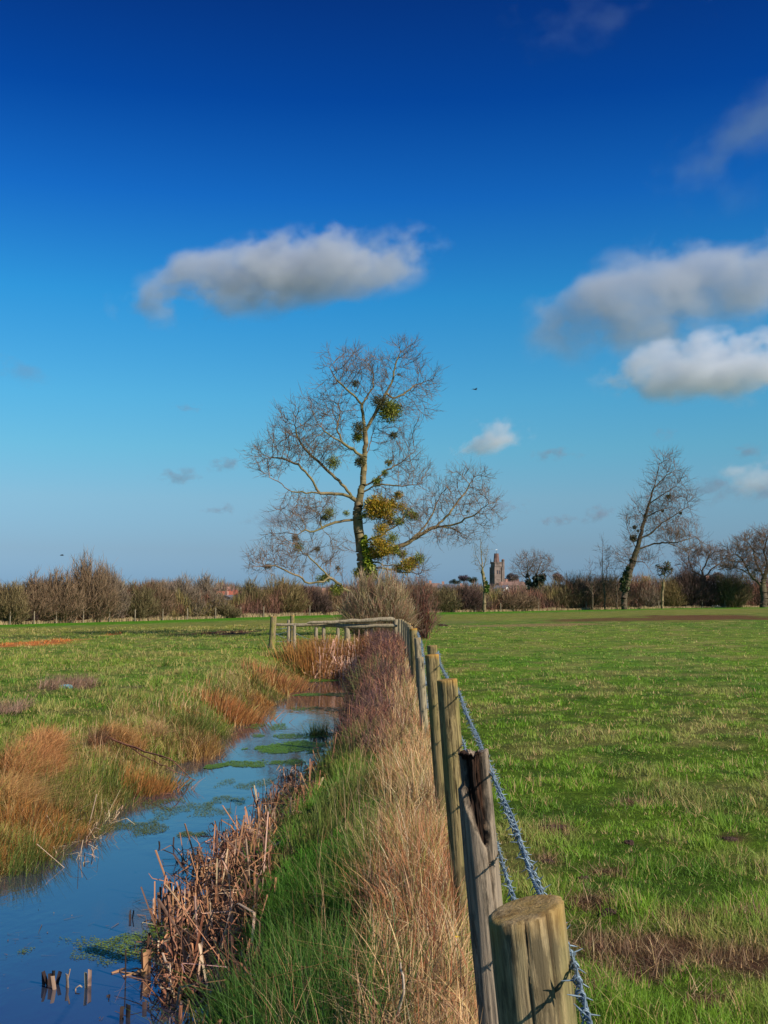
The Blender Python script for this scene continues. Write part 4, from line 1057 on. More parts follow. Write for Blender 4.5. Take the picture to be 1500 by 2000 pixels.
blobs = [blob(690, 722, 62, 52, -.3), blob(740, 745, 50, 60), blob(792, 700, 42, 46, .3), blob(830, 745, 40, 34, .6), blob(800, 790, 44, 46, .4),
         blob(640, 800, 68, 46, .2), blob(585, 838, 62, 48, .3), blob(545, 885, 58, 50, -.4), blob(600, 870, 80, 46), blob(520, 905, 34, 40, -.8), blob(650, 875, 50, 40, -.3),
         blob(600, 1000, 62, 44, -.2), blob(560, 1040, 40, 42, -.9), blob(560, 1090, 68, 42, -1.2), blob(640, 1098, 40, 40, -.6), blob(520, 1105, 34, 24, -1.6),
         blob(780, 860, 42, 58, .5), blob(800, 925, 50, 40, -.2), blob(760, 1000, 50, 40, 0), blob(820, 1010, 46, 48),
         blob(880, 985, 56, 52, .6), blob(925, 945, 48, 38, .6), blob(940, 1000, 42, 42, -.4), blob(890, 1045, 50, 26, .4), blob(905, 925, 34, 26, .6),
         blob(760, 1095, 50, 40, 0), blob(800, 1110, 50, 36, .2)]
P, par = colonize(limbs, blobs, 4700, .20, 1.6, .34, 90, .18, .18, 11)
th, tw, rad = tree_geo(P, par, .0092, 2.2, .30, 4, .62, .0056, 5)
put_frusta('trunk', th, M_bark, 8, tree); put_frusta('crown', tw, M_twigs, 3, tree)
# root flare / real trunk skin
mist = [(760, 802, 25, 1), (741, 787, 17, 2), (702, 838, 16, 2), (699, 853, 12, 1), (768, 852, 9, 2), (651, 905, 15, 1), (704, 904, 12, 2), (759, 903, 8, 1), (752, 925, 8, 1), (737, 941, 11, 1),
        (735, 990, 25, 0), (752, 998, 22, 0), (722, 985, 14, 0), (762, 1018, 15, 0), (728, 1004, 16, 0), (765, 985, 12, 0), (778, 968, 10, 0), (783, 990, 13, 0), (797, 1003, 15, 1), (808, 1008, 10, 1), (780, 1020, 10, 1), (745, 1035, 17, 0), (738, 1060, 18, 0), (752, 1072, 20, 0), (766, 1052, 14, 1), (728, 1078, 12, 0), (770, 1075, 12, 1),
        (643, 1003, 14, 1), (635, 1012, 8, 2), (677, 1004, 7, 1), (710, 1008, 8, 1), (583, 1068, 13, 1), (578, 1052, 8, 2), (620, 1073, 7, 2), (526, 1107, 7, 2), (628, 1133, 13, 1), (638, 1129, 10, 1),
        (658, 1151, 15, 1), (700, 1118, 12, 1), (786, 1082, 10, 1), (795, 1105, 18, 0), (818, 1092, 14, 1), (776, 1110, 10, 1), (805, 1098, 12, 0), (694, 752, 8, 2), (779, 731, 4, 2), (660, 1110, 6, 2), (740, 1085, 14, 1), (912, 1000, 4, 2)]
for k, (x, y, r, kd) in enumerate(mist):
    v = at(x, y, TY); rm = r * mpx * 1.0
    cols = [MIST_Y, MIST_G, MIST_D][kd]
    b = Batch(); dyy = rng.uniform(-.5, .1)
    b.add(leafball(v.x - TB[0], dyy, v.z - TB[2], rm, int(240 + 6500 * rm * rm), cols, .92, .30, .19 if r > 12 else .32, 100 + k, .62))
    b.build('mistletoe_ball', M_leaf, tree)
b = Batch()
for x, y, r in [(712, 1062, 7), (716, 1080, 8), (718, 1098, 9), (722, 1112, 11), (726, 1124, 10), (714, 1050, 4)]:
    v = at(x, y, TY); b.add(leafball(v.x - TB[0], -.3, v.z - TB[2], r * mpx, 420, [(.22, .28, .02), (.30, .32, .02), (.10, .16, .02)], 1.2, .8, .5, int(x + y)))
b.build('ivy', M_leaf, tree)

# --- generic bare trees ---
def bare_tree(name, px, py, Y, limbs_px, blobs_px, lab, cat='tree', natt=1500, step=None, rtip=None, rtrunk=.3, mats=(M_darkbark, M_darktwig), tw=3, twl=.7, seed=1, group=None, up=.1, par_parts=True, e=2.2, di=3.5):
    v = at(px, py, Y); g = hz(v.x, Y); base = (v.x, Y, g - .2); s = Y / F
    root = empty(name, base); tag(root, lab, cat, group)
    lb = [pxl([(px, py + 8)] + limbs_px[0], Y, base)] + [pxl(l, Y, base, [rng.uniform(-1, 1) * i * .5 for i in range(len(l))]) for l in limbs_px[1:]]
    bl = []
    for (cx, cy, rx, ry) in blobs_px:
        q = at(cx, cy, Y); bl.append((q.x - base[0], 0, q.z - base[2], rx * s, rx * s * .8, ry * s))
    st = step or 5.5 * s
    P, pr = colonize(lb, bl, natt, st, st * 8, st * 1.7, 60, up, .25, seed)
    t1, t2, rad = tree_geo(P, pr, rtip or .16 * s, e, rtrunk, tw, twl, None, seed + 1)
    put_frusta('trunk', t1, mats[0], 6, root); put_frusta('crown', t2, mats[1], 3, root)
    return root, base
def ball_part(root, base, Y, name, items, cols, n=300, ll=.4, lw=.6):
    b = Batch()
    for k, (x, y, r) in enumerate(items):
        v = at(x, y, Y); b.add(leafball(v.x - base[0], 0, v.z - base[2], r * Y / F, n, cols, 1.0, lw, ll, int(x * 7 + y + k)))
    return b.build(name, M_leaf, root)
IVY = [(.045, .07, .03), (.03, .05, .025), (.07, .10, .03)]
IVYG = [(.12, .20, .03), (.08, .14, .02), (.05, .09, .02)]
lt, lb_ = bare_tree('leaning_tree', 1219, 1190, 150, [z2([(798, 800), (815, 700), (835, 630), (860, 560), (878, 490), (898, 410), (918, 340), (935, 280), (955, 210), (968, 140)])] +
    [z2(l) for l in [[(862, 565), (900, 545), (950, 528), (1010, 525), (1070, 520), (1150, 495)], [(885, 510), (930, 480), (980, 430), (1060, 380), (1110, 350)], [(905, 400), (960, 370), (1030, 350)], [(920, 340), (985, 290), (1050, 250)],
                      [(862, 560), (830, 500), (810, 440)], [(900, 410), (870, 370), (850, 330)], [(1010, 525), (1060, 545), (1100, 570)], [(850, 610), (900, 620), (925, 660)], [(945, 260), (1000, 200), (1050, 170)]]],
    [(1300, 905, 30, 22), (1302, 940, 44, 34), (1310, 975, 50, 34), (1275, 990, 40, 36), (1248, 1020, 34, 40), (1305, 1020, 56, 36), (1235, 1065, 24, 26), (1330, 1050, 50, 24), (1365, 1055, 22, 14), (1225, 1090, 30, 20), (1260, 1090, 30, 16)],
    'tall bare tree leaning right above the hedge on the right', natt=1300, rtip=.018, rtrunk=.42, twl=1.8, tw=3, seed=21, e=2.3)
for (x, y, r) in [(1237, 1051, 7), (1239, 1030, 4), (1246, 1037, 3), (1306, 970, 5), (1329, 1002, 3), (1294, 998, 3)]:
    ball_part(lt, lb_, 150, 'mistletoe_ball', [(x, y, r)], MIST_D, 260, .5, .4)
ball_part(lt, lb_, 150, 'ivy', [(1228, 1110, 6), (1224, 1122, 8), (1221, 1135, 9), (1220, 1147, 9), (1233, 1095, 4)], IVY + [(.12, .11, .04)], 220, .5, .7)
pt, pb = bare_tree('slender_tree', 946, 1188, 140, [z2([(116, 800), (120, 760), (115, 720), (108, 680), (103, 620), (98, 560), (95, 510)]), z2([(112, 820), (135, 780), (130, 740)]), z2([(105, 650), (80, 600), (70, 560)]), z2([(105, 660), (125, 600), (130, 560)])],
    [(938, 1060, 9, 12), (940, 1085, 15, 16), (932, 1095, 12, 14), (948, 1095, 10, 16), (940, 1112, 12, 12)], 'slender pale bare tree with ivy on its stem left of the church tower', natt=650, rtip=.014, rtrunk=.22, mats=(M_bark, M_bark), twl=.8, seed=31, up=.35)
ball_part(pt, pb, 140, 'ivy', [(949, 1138, 4), (951, 1146, 5), (950, 1154, 5), (946, 1130, 3)], IVYG, 160, .6, .8)
ot, ob = bare_tree('twin_trunk_tree', 1043, 1188, 190, [z2([(350, 780), (340, 720), (328, 670), (320, 620), (322, 590)]), z2([(350, 780), (360, 700), (385, 640), (400, 600)]), z2([(360, 700), (420, 650), (440, 620)]), z2([(340, 720), (300, 680), (280, 640)]), z2([(328, 670), (350, 630), (360, 590)])],
    [(1025, 1105, 24, 20), (1045, 1098, 34, 16), (1062, 1108, 24, 20), (1015, 1125, 16, 18), (1075, 1120, 14, 18), (1045, 1115, 34, 16)], 'round crowned bare tree with two dark ivy trunks right of the church tower', natt=2200, rtip=.016, rtrunk=.35, twl=1.5, tw=6, seed=41, up=.2)
ball_part(ot, ob, 190, 'ivy', [(1030, 1125, 4), (1032, 1138, 6), (1036, 1150, 7), (1040, 1162, 7), (1052, 1135, 11), (1046, 1148, 9), (1060, 1128, 7), (1044, 1170, 7), (1050, 1160, 8)], [(.03, .055, .035), (.02, .035, .025), (.04, .06, .05)], 260, .5, .8)
bare_tree('oak_tree', 1385, 1186, 165, [z2([(1200, 780), (1190, 700), (1170, 650), (1160, 600)]), z2([(1190, 700), (1130, 660), (1090, 620)]), z2([(1190, 700), (1230, 650), (1270, 620)]), z2([(1180, 670), (1210, 600), (1220, 560)]), z2([(1130, 660), (1110, 600), (1120, 560)])],
    [(1350, 1080, 30, 14), (1375, 1078, 36, 14), (1400, 1085, 26, 16), (1345, 1100, 26, 12), (1405, 1105, 26, 12)], 'low spreading twisted oak just right of the leaning tree', natt=1500, rtip=.02, rtrunk=.32, twl=1.2, tw=6, seed=51, e=2.4)
bare_tree('oak_tree', 1490, 1184, 158, [z2([(1480, 820), (1475, 720), (1500, 640), (1530, 580)]), z2([(1480, 740), (1420, 690), (1380, 660), (1350, 650)]), z2([(1490, 700), (1440, 620), (1430, 560), (1400, 520)]), z2([(1500, 640), (1480, 560), (1500, 490)]), z2([(1500, 640), (1580, 600), (1620, 560)]), z2([(1420, 690), (1370, 600), (1340, 580)])],
    [(1500, 1055, 50, 26), (1465, 1072, 46, 28), (1450, 1100, 50, 20), (1440, 1090, 28, 22), (1540, 1075, 50, 30), (1480, 1105, 50, 24), (1435, 1120, 20, 16)], 'large dark bare oak at the right edge of the picture', natt=2600, rtip=.02, rtrunk=.5, twl=1.2, tw=6, seed=61, e=2.4)
bare_tree('thorn_tree', 1293, 1184, 155, [z2([(985, 790), (988, 720), (1000, 660)]), z2([(988, 720), (960, 670)]), z2([(988, 720), (1030, 670)])], [(1298, 1112, 18, 14), (1285, 1125, 14, 14), (1310, 1122, 14, 12)], 'small pale stemmed thorn tree with an olive crown between the leaning tree and the oak', natt=500, rtip=.02, rtrunk=.18, mats=(M_bark, M_darktwig), twl=1.0, seed=71)
o = [q for q in bpy.data.objects if q.name.startswith('thorn_tree')][0]
ball_part(o, tuple(o.location), 155, 'ivy', [(1302, 1105, 9), (1296, 1115, 10), (1284, 1106, 5), (1308, 1115, 8)], MIST_D, 90, .45, .45)
for k, (px, top, w, lab) in enumerate([(1181, 1045, 16, 'thin feathery sapling crown left of the leaning tree, the taller one'), (1157, 1085, 14, 'thin feathery sapling crown left of the taller sapling by the leaning tree'), (1205, 1098, 20, 'low bare tree touching the left side of the leaning trunk')]):
    bare_tree('sapling', px, 1188, 152, [[(px, 1160), (px - 3, 1130), (px - 5, top + 25)], [(px, 1150), (px + 8, top + 50)], [(px, 1150), (px - 10, top + 50)]], [(px, top + 50, w, 34), (px - 4, top + 26, w * .6, 22)], lab, natt=500, rtip=.014, rtrunk=.12, twl=1.1, seed=80 + k, up=.4, group='saplings beside the leaning tree')

# left hedge trees and shrubs
left_trees = [(20, 1150, 26, 20, 'olive brown bush at the far left end of the hedge', 0), (62, 1143, 30, 22, 'broad brown bush, second from the left end of the hedge', 1), (110, 1140, 30, 26, 'grey brown rounded hedge tree left of the tallest hedge tree', 1),
              (168, 1120, 36, 36, 'tallest rounded brown tree of the left hedge', 1), (210, 1128, 24, 30, 'wispy pale topped tree right of the tallest one of the left hedge', 2), (258, 1153, 30, 24, 'dark olive rounded bush of the left hedge', 3),
              (300, 1152, 26, 22, 'brown rounded bush right of the dark olive one', 1), (352, 1148, 24, 26, 'pale twiggy bush left of the red roofed houses', 2), (400, 1148, 22, 28, 'thin twiggy hedge tree just left of the red roofed houses', 2), (440, 1190, 20, 12, 'low olive bush in front of the red roofed houses', 3),
              (490, 1155, 18, 26, 'tall olive hedge bush just right of the red roofed houses', 3), (552, 1150, 30, 30, 'golden brown rounded bush left of the mistletoe tree trunk', 4), (612, 1165, 20, 20, 'dark maroon bush behind the yellow mossy post', 5), (30, 1185, 22, 18, 'low dark bush near the left picture edge', 5),
              (648, 1170, 20, 18, 'low brown bush left of the coppiced shrub', 1)]
right_shrubs = [(815, 1150, 26, 26, 'pinkish brown bush right behind the coppiced shrub', 1), (860, 1160, 26, 18, 'olive brown bush left of the slender ivy clad tree', 3), (905, 1155, 26, 20, 'dark twiggy bush beside the slender ivy clad tree', 5), (985, 1168, 24, 16, 'low reddish bush below the white house', 1),
                (1020, 1170, 24, 16, 'low brown bush under the church side of the twin trunk tree', 1), (1085, 1155, 34, 22, 'wide olive brown bush right of the twin trunk tree', 3), (1130, 1150, 34, 24, 'broad reddish brown bush in the gap before the leaning tree', 1), (1175, 1150, 26, 24, 'brown bush below the two feathery saplings', 1),
                (1255, 1158, 26, 20, 'grey brown bush right of the leaning trunk foot', 2), (1340, 1140, 24, 28, 'rusty brown bush under the twisted oak', 5), (1365, 1150, 24, 22, 'dark maroon bush under the right half of the twisted oak', 5), (1425, 1150, 26, 22, 'olive brown bush between the two oaks', 3), (1475, 1158, 30, 18, 'dark bush at the foot of the right edge oak', 5), (1310, 1160, 18, 18, 'low ochre brown bush under the thorn tree', 4)]
shrub_cols = [tuple(tuple(1.15 * q for q in c) for c in pr) for pr in [((.22, .16, .07), (.15, .105, .05)), ((.24, .15, .085), (.16, .105, .06)), ((.25, .18, .12), (.18, .13, .09)), ((.19, .15, .065), (.13, .09, .045)), ((.26, .18, .075), (.17, .12, .05)), ((.12, .07, .055), (.08, .05, .04))]]
HDX = [-300, -50, 300, 600, 800, 1000, 1300, 1500, 1800]; HDD = [88, 95, 110, 125, 140, 150, 160, 165, 172]
def twig_dome(n, rx, ry, h, seed, cols, wt, dense=1.0):
    """arching stems from a base splitting into fine twigs"""
    rs = np.random.default_rng(seed); Vs = []; Qs = []; Cs = []; c = 0
    k = 5; t = np.linspace(0, 1, k)[None, :]
    az = rs.random(n) * 6.283; q = rs.random(n) ** .6; el = q
    tip = np.stack([np.cos(az) * rx * q, np.sin(az) * ry * q, h * np.sqrt(np.clip(1 - .93 * q * q, 0, 1)) * (.55 + .47 * rs.random(n))], 1)
    b0 = np.stack([np.cos(az) * rx * q * .35 + rs.normal(0, rx * .1, n), np.sin(az) * ry * q * .35, np.zeros(n)], 1)
    P = b0[:, None] + (tip - b0)[:, None] * np.stack([t ** 1.25 + 0 * q[:, None], t ** 1.25 + 0 * q[:, None], t ** .9 + 0 * q[:, None]], 2)
    lob = 1 + .10 * np.sin(az * 3 + seed) * q + .07 * np.sin(tip[:, 0] / rx * 5 + seed); P[:, :, 2] *= lob[:, None]
    P[:, 1:] += rs.normal(0, h * .022, (n, k - 1, 3))
    W = wt * 1.5 * (1.15 - t) * (.6 + .8 * rs.random((n, 1)))
    sa = rs.random(n) * 6.283; side = np.stack([np.cos(sa), np.sin(sa), 0 * sa], 1)
    cc = np.array(cols)[rs.integers(0, len(cols), n)] * (1 + .5 * (rs.random((n, 1)) - .5))
    v, qd, c1 = ribbons(P, W, side, cc); Vs.append(v); Qs.append(qd); Cs.append(c1); c += len(v)
    m = int(n * 7 * dense); s = rs.integers(0, n, m); f = .3 + .7 * rs.random(m)
    i0 = np.clip((f * (k - 1)).astype(int), 0, k - 2); fr = f * (k - 1) - i0
    p0 = P[s, i0] * (1 - fr[:, None]) + P[s, i0 + 1] * fr[:, None]
    d = P[s, i0 + 1] - P[s, i0]; d /= np.linalg.norm(d, axis=1, keepdims=True) + 1e-9
    d = d + rs.normal(0, .5, (m, 3)); d[:, 2] += .3; d /= np.linalg.norm(d, axis=1, keepdims=True)
    L = h * (.07 + .14 * rs.random((m, 1)))
    P2 = np.stack([p0, p0 + d * L * .5, p0 + d * L + rs.normal(0, h * .012, (m, 3))], 1)
    W2 = wt * .8 * np.array([[1, .8, .3]]) * (.7 + .6 * rs.random((m, 1)))
    sa = rs.random(m) * 6.283; side = np.stack([np.cos(sa), np.sin(sa), .3 * np.cos(sa * 3)], 1)
    cc = np.array(cols)[rs.integers(0, len(cols), m)] * (1 + .5 * (rs.random((m, 1)) - .5))
    v, qd, c1 = ribbons(P2, W2, side, cc); Vs.append(v); Qs.append(qd + c); Cs.append(c1)
    return np.concatenate(Vs), np.concatenate(Qs), np.concatenate(Cs)
def hedge_shrub(px, cy, rx, ry, lab, kd, seed, grp):
    if px > 1100: cy -= 12
    D = float(np.interp(px, HDX, HDD)) + rng.uniform(-.5, 2.5); s = D / F
    v = at(px, cy - ry, D); g = hz(v.x, D); h = v.z - g
    V, Q, C = twig_dome(620, rx * s * rng.uniform(1.5, 2.3), rx * s * 1.1, h * .97, seed, shrub_cols[kd], .045, 1.9)
    o = link('hedge_shrub', quads_mesh('hedge_shrub', V, Q, M_twig, C), None, (v.x, D, g - .05)); tag(o, lab, 'shrub', grp)
for k, (px, cy_, rx, ry, lab, kd) in enumerate(left_trees): hedge_shrub(px, cy_, rx, ry, lab, kd, 200 + k, 'bare shrubs of the left hedge')
for k, (px, cy_, rx, ry, lab, kd) in enumerate(right_shrubs): hedge_shrub(px, cy_, rx, ry, lab, kd, 300 + k, 'bare shrubs of the right hedge')

# hedge undergrowth as one mass
B = Batch(); n = 110000
u = rng.uniform(-420, 1900, n); D = np.interp(u, HDX, HDD) + rng.uniform(0, 3.0, n); X = (u - 750) / F * D
m = ~((u > 690) & (u < 790) & (rng.random(n) < .5)); u, D, X = u[m], D[m], X[m]; n = len(u)
hn = fbm(u * .03, u * 0, 141, 4); hh = (1 - .35 * (u > 370) * (u < 545)) * (1.3 + 2.0 * hn) + 1.6 * sstep(1080, 1200, u) + .7 * (vnoise(u * .12, u * 0, 144)); Z = height(X, D) + rng.random(n) ** 1.2 * hh
hue = fbm(u * .022, Z * .6, 142, 3)
C = mixc(np.tile(np.array([.20, .095, .06]), (n, 1)), np.array([.21, .155, .055]), sstep(.48, .66, hue)); C = mixc(C, np.array([.055, .035, .028]), sstep(.52, .7, fbm(u * .05, Z * 1.2, 143, 3)) * .7)
B.add(blades(X, D, .35 + .9 * rng.random(n), .035 + .03 * rng.random(n), jit(C, .45, .12), .5, (0, 0), .3, Z=Z))
n = 14000; u = rng.uniform(-300, 1800, n); D = np.interp(u, HDX, HDD) - .5 - rng.random(n) * .6; X = (u - 750) / F * D
B.add(blades(X, D, .25 + .35 * rng.random(n) * vnoise(u * .07, u * 0, 151), .045 + .03 * rng.random(n), jit(np.tile(np.array([.42, .30, .15]), (n, 1)), .3, .1), .3, (0, 0), .3))
B.build('hedge_undergrowth', M_twig); tag(bpy.data.objects['hedge_undergrowth'], 'dense low brown undergrowth along the foot of the far hedge', 'hedge', kind='stuff')

# far hedge fence posts
ordn = ['leftmost', 'second', 'third', 'fourth', 'fifth', 'sixth', 'seventh', 'eighth', 'ninth', 'tenth', 'eleventh', 'twelfth', 'thirteenth']
M_pale = plain('pale_post_wood', (.26, .20, .13), .85, .3, 4)
def hposts(xs, words, grp):
    me = post_mesh('hedge_post', .055, 1.1, M_pale, 8, 16, 0, .1, 4)
    for k, px in enumerate(xs):
        D = float(np.interp(px, HDX, HDD)) - 1.1; v = at(px, 1200, D)
        o = link('hedge_post', me, None, (v.x, D, hz(v.x, D))); tag(o, words % ordn[k], 'fence post', grp)
hposts([20, 67, 110, 163, 214, 264, 318, 366, 421, 470, 515, 605], 'thin pale post at the foot of the left hedge, %s from the left', 'thin posts along the left hedge')
hposts([928, 978, 1004, 1052, 1145, 1287, 1372, 1416], 'thin pale post at the foot of the right hedge, %s counting rightwards', 'thin posts along the right hedge')

# coppiced shrub in front of the tree
v = at(738, 1134, 42); g = hz(v.x, 42)
V, Q, C = twig_dome(1900, 1.45, 1.1, (v.z - g) * 1.18, 401, [(.36, .27, .15), (.32, .19, .11), (.42, .33, .2), (.26, .23, .09), (.36, .17, .11)], .017, 1.5)
o = link('coppiced_shrub', quads_mesh('coppiced_shrub', V, Q, M_twig, C), None, (v.x, 42, g)); tag(o, 'dense rounded fan shaped shrub of bare shoots right behind the wooden rail', 'shrub')
# russet leaves under the tree
for k, (x, y, r, lab) in enumerate([(822, 1142, 14, 'small russet leaved bush right of the coppiced shrub, under the mistletoe'), (792, 1186, 9, 'low orange brown bush at the right foot of the coppiced shrub')]):
    Y0 = 46 - k * 4; v = at(x, y - r, Y0); g = hz(v.x, Y0)
    V, Q, C = twig_dome(120, r * Y0 / F * (3.2 if k == 0 else 1.4), r * Y0 / F * 1.6, v.z - g, 410 + k, [(.22, .08, .05), (.17, .08, .06), (.18, .12, .08)] if k == 0 else [(.36, .17, .06), (.3, .14, .06)], .02, 2)
    o = link('russet_bush', quads_mesh('russet_bush', V, Q, M_twig, C), None, (v.x, Y0, g)); tag(o, lab, 'shrub', 'russet bushes beside the coppiced shrub')

# distant woodland bands
B = Batch()
def wood(n, D0, D1, topf, cols, seed, wt, x0=-500, x1=2000):
    u = rng.uniform(x0, x1, n); D = rng.uniform(D0, D1, n); X = (u - 750) / F * D
    top = np.array([EYE + (HY - 0) * 0]) ; ty = topf(u); ztop = EYE + (HY - ty) / F * D; zb = height(X, D)
    Z = zb + (ztop - zb) * rng.random(n) ** .55 * (.93 + .12 * rng.random(n))
    C = np.array(cols)[rng.integers(0, len(cols), n)]
    B.add(blades(X, D, (.9 + 1.6 * rng.random(n)) * D / 260, wt * (.6 + .8 * rng.random(n)), jit(C, .3, .08), .5, (0, 0), .2, Z=Z - 1))
wood(90000, 330, 460, lambda u: 1150 + 10 * fbm(u * .012, u * 0, 161, 3) - 14 * sstep(.5, .7, fbm(u * .03, u * 0, 162, 3)) + 8 * sstep(260, 120, u) - 6 * sstep(780, 840, u), [(.20, .12, .085), (.25, .155, .11), (.16, .10, .08), (.15, .13, .06)], 1, .22)
B.build('distant_woodland', M_twig); tag(bpy.data.objects['distant_woodland'], 'brown winter woodland far behind the hedge', 'woodland', kind='stuff')
def round_tree(px, cyy, rx, ry, D, cols, lab, name='distant_tree', grp='distant rounded trees behind the hedge', w=.16, n=1500):
    s = D / F; v = at(px, cyy, D); g = hz(v.x, D)
    root = empty(name, (v.x, D, g)); tag(root, lab, 'tree', grp)
    b = Batch()
    rs2 = np.random.default_rng(int(px))
    for k in range(7):
        b.add(leafball(rs2.normal(0, rx * s * .42), rs2.normal(0, rx * s * .3), v.z - g + rs2.normal(0, ry * s * .25), min(rx, ry * 1.2) * s * rs2.uniform(.45, .75), n // 5, cols, .8, .35, .30, int(px) + k, .4))
    b.build('crown', M_leaf, root)
    vv, q = bark_frusta(np.array([[0, 0, -.3], [0, 0, (v.z - g) * .5]]), np.array([[0, 0, (v.z - g) * .5], [.3, 0, (v.z - g)]]), np.array([.5, .35]), np.array([.35, .15]), 6)
    link('trunk', quads_mesh('trunk', vv, q, M_darkbark), root)
round_tree(425, 1153, 14, 6, 470, [(.03, .05, .035), (.02, .035, .03)], 'dark evergreen tree spreading above the left red roof')
round_tree(461, 1150, 6, 7, 460, [(.025, .045, .04), (.02, .035, .035)], 'small dark conifer beside the red hipped roof')
round_tree(1092, 1128, 16, 10, 420, [(.16, .08, .06), (.12, .07, .06)], 'rounded maroon brown distant tree right of the twin trunk tree')
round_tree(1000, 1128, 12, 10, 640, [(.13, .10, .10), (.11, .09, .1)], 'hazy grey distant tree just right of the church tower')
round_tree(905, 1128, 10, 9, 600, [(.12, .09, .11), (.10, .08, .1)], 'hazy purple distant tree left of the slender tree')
round_tree(888, 1136, 12, 6, 560, [(.03, .05, .04), (.05, .06, .04)], 'low dark green distant tree left of the slender tree')
round_tree(925, 1133, 10, 7, 560, [(.05, .07, .04), (.04, .06, .04)], 'dark green distant tree left of the church tower')
round_tree(1395, 1128, 20, 10, 300, [(.14, .09, .07), (.11, .08, .06)], 'brown distant tree behind the twisted oak')

# hills on the horizon
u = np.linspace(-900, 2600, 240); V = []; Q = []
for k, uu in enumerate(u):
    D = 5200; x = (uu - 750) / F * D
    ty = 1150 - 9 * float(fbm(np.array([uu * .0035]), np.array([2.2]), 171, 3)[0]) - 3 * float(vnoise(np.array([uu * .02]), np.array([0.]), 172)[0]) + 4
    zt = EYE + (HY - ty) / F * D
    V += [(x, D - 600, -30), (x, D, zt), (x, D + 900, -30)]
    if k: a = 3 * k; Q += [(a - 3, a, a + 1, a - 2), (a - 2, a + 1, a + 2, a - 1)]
hills = link('hills', quads_mesh('hills', np.array(V), Q, plain('haze_tinted_hill', (.10, .14, .17), .95, .25, .004), None, True)); tag(hills, kind='structure')  # bluish base colour stands in for distance haze

# ------------------------------------------------------------------ buildings
M_brick = plain('pink_brick', (.42, .22, .16), .9, .2, 3); M_redroof = plain('red_roof_tile', (.42, .11, .06), .8, .25, 2); M_grey = plain('grey_roof_tile', (.14, .13, .14), .8, .25, 2)
M_brownroof = plain('brown_roof_tile', (.26, .15, .11), .85, .2, 1.5); M_white = plain('white_render', (.75, .72, .66), .8, .08, 2); M_glass = plain('window_glass', (.04, .05, .06), .15, .1, 2)
M_stone = plain('church_stone', (.19, .14, .115), .95, .35, .5, 0, .5); M_spire = plain('spire_stone', (.17, .095, .075), .95, .3, .6, 0, .4); M_gilt = plain('vane_white', (.85, .85, .85), .4, .05, 2); M_bluer = plain('blue_slate', (.14, .19, .27), .6, .2, 2)
def box(V, Fs, x0, x1, y0, y1, z0, z1):
    b = len(V); V += [(x0, y0, z0), (x1, y0, z0), (x1, y1, z0), (x0, y1, z0), (x0, y0, z1), (x1, y0, z1), (x1, y1, z1), (x0, y1, z1)]
    Fs += [(b, b + 3, b + 2, b + 1), (b + 4, b + 5, b + 6, b + 7), (b, b + 1, b + 5, b + 4), (b + 1, b + 2, b + 6, b + 5), (b + 2, b + 3, b + 7, b + 6), (b + 3, b, b + 4, b + 7)]
def bx(name, parent, mat, *boxes):
    V = []; Fs = []
    for q in boxes: box(V, Fs, *q)
    return link(name, py_mesh(name, V, Fs, mat), parent)
def house(px, ridge, eave, D, wpx, dep, rz, wall, roofm, lab, chim=True, hip=0, cat='house', name='house'):
    s = D / F; T = at(px, ridge, D); E = at(px, eave, D); g = hz(T.x, D); w = wpx * s; hr = T.z - g; he = E.z - g
    root = empty(name, (T.x, D, g), R(rz)); tag(root, lab, cat, 'houses behind the hedge')
    hw, hd = w / 2, dep / 2
    V = [(-hw, -hd, -.5), (hw, -hd, -.5), (hw, hd, -.5), (-hw, hd, -.5), (-hw, -hd, he), (hw, -hd, he), (hw, hd, he), (-hw, hd, he)]
    Fs = [(0, 1, 5, 4), (2, 3, 7, 6)]
    if hip: Fs += [(1, 2, 6, 5), (3, 0, 4, 7)]
    else:
        V += [(hw, 0, hr - .12), (-hw, 0, hr - .12)]; Fs += [(1, 2, 6, 8, 5), (3, 0, 4, 9, 7)]
    link('wall', py_mesh('wall', V, Fs, wall), root)
    o = .35; t = .18; rh = hw * hip
    sl = (hr - he) / hd
    A = [(-hw - o + rh * 0, -hd - o, he - sl * o), (hw + o, -hd - o, he - sl * o), (hw + o - (rh + (o if hip else 0)), 0, hr), (-hw - o + (rh + (o if hip else 0)), 0, hr), (hw + o, hd + o, he - sl * o), (-hw - o, hd + o, he - sl * o)]
    V = A + [(x, y, z + t) for x, y, z in A]
    Fs = [(0, 3, 2, 1), (5, 4, 2, 3), (6, 7, 8, 9), (11, 9, 8, 10), (0, 1, 7, 6), (5, 11, 10, 4), (1, 2, 8, 7), (2, 4, 10, 8), (0, 6, 9, 3), (3, 9, 11, 5)]
    if hip: Fs += [(1, 2, 4), (7, 10, 8), (0, 5, 3), (6, 9, 11), (1, 4, 10, 7), (0, 6, 11, 5)]
    rf = link('roof', py_mesh('roof', V, Fs, roofm), root)
    if chim: bx('chimney', rf, M_brick, (-hw * .6, -hw * .6 + .8, -.4, .4, hr - 1.2, hr + 1.1))
    for k in (-1, 1):
        x = k * hw * .5; z = he * .62
        f = bx('window', root, M_white, (x - .65, x + .65, -hd - .06, -hd + .05, z - .65, z + .65)); bx('pane', f, M_glass, (x - .5, x + .5, -hd - .075, -hd - .061, z - .5, z + .5))
    f = bx('window', root, M_white, (hw - .05, hw + .06, -.65, .65, he * .62 - .65, he * .62 + .65)); bx('pane', f, M_glass, (hw + .061, hw + .075, -.5, .5, he * .62 - .5, he * .62 + .5))
    return root
house(430, 1156, 1166, 320, 44, 9, 12, M_brick, M_redroof, 'long red roofed house behind the left hedge', True)
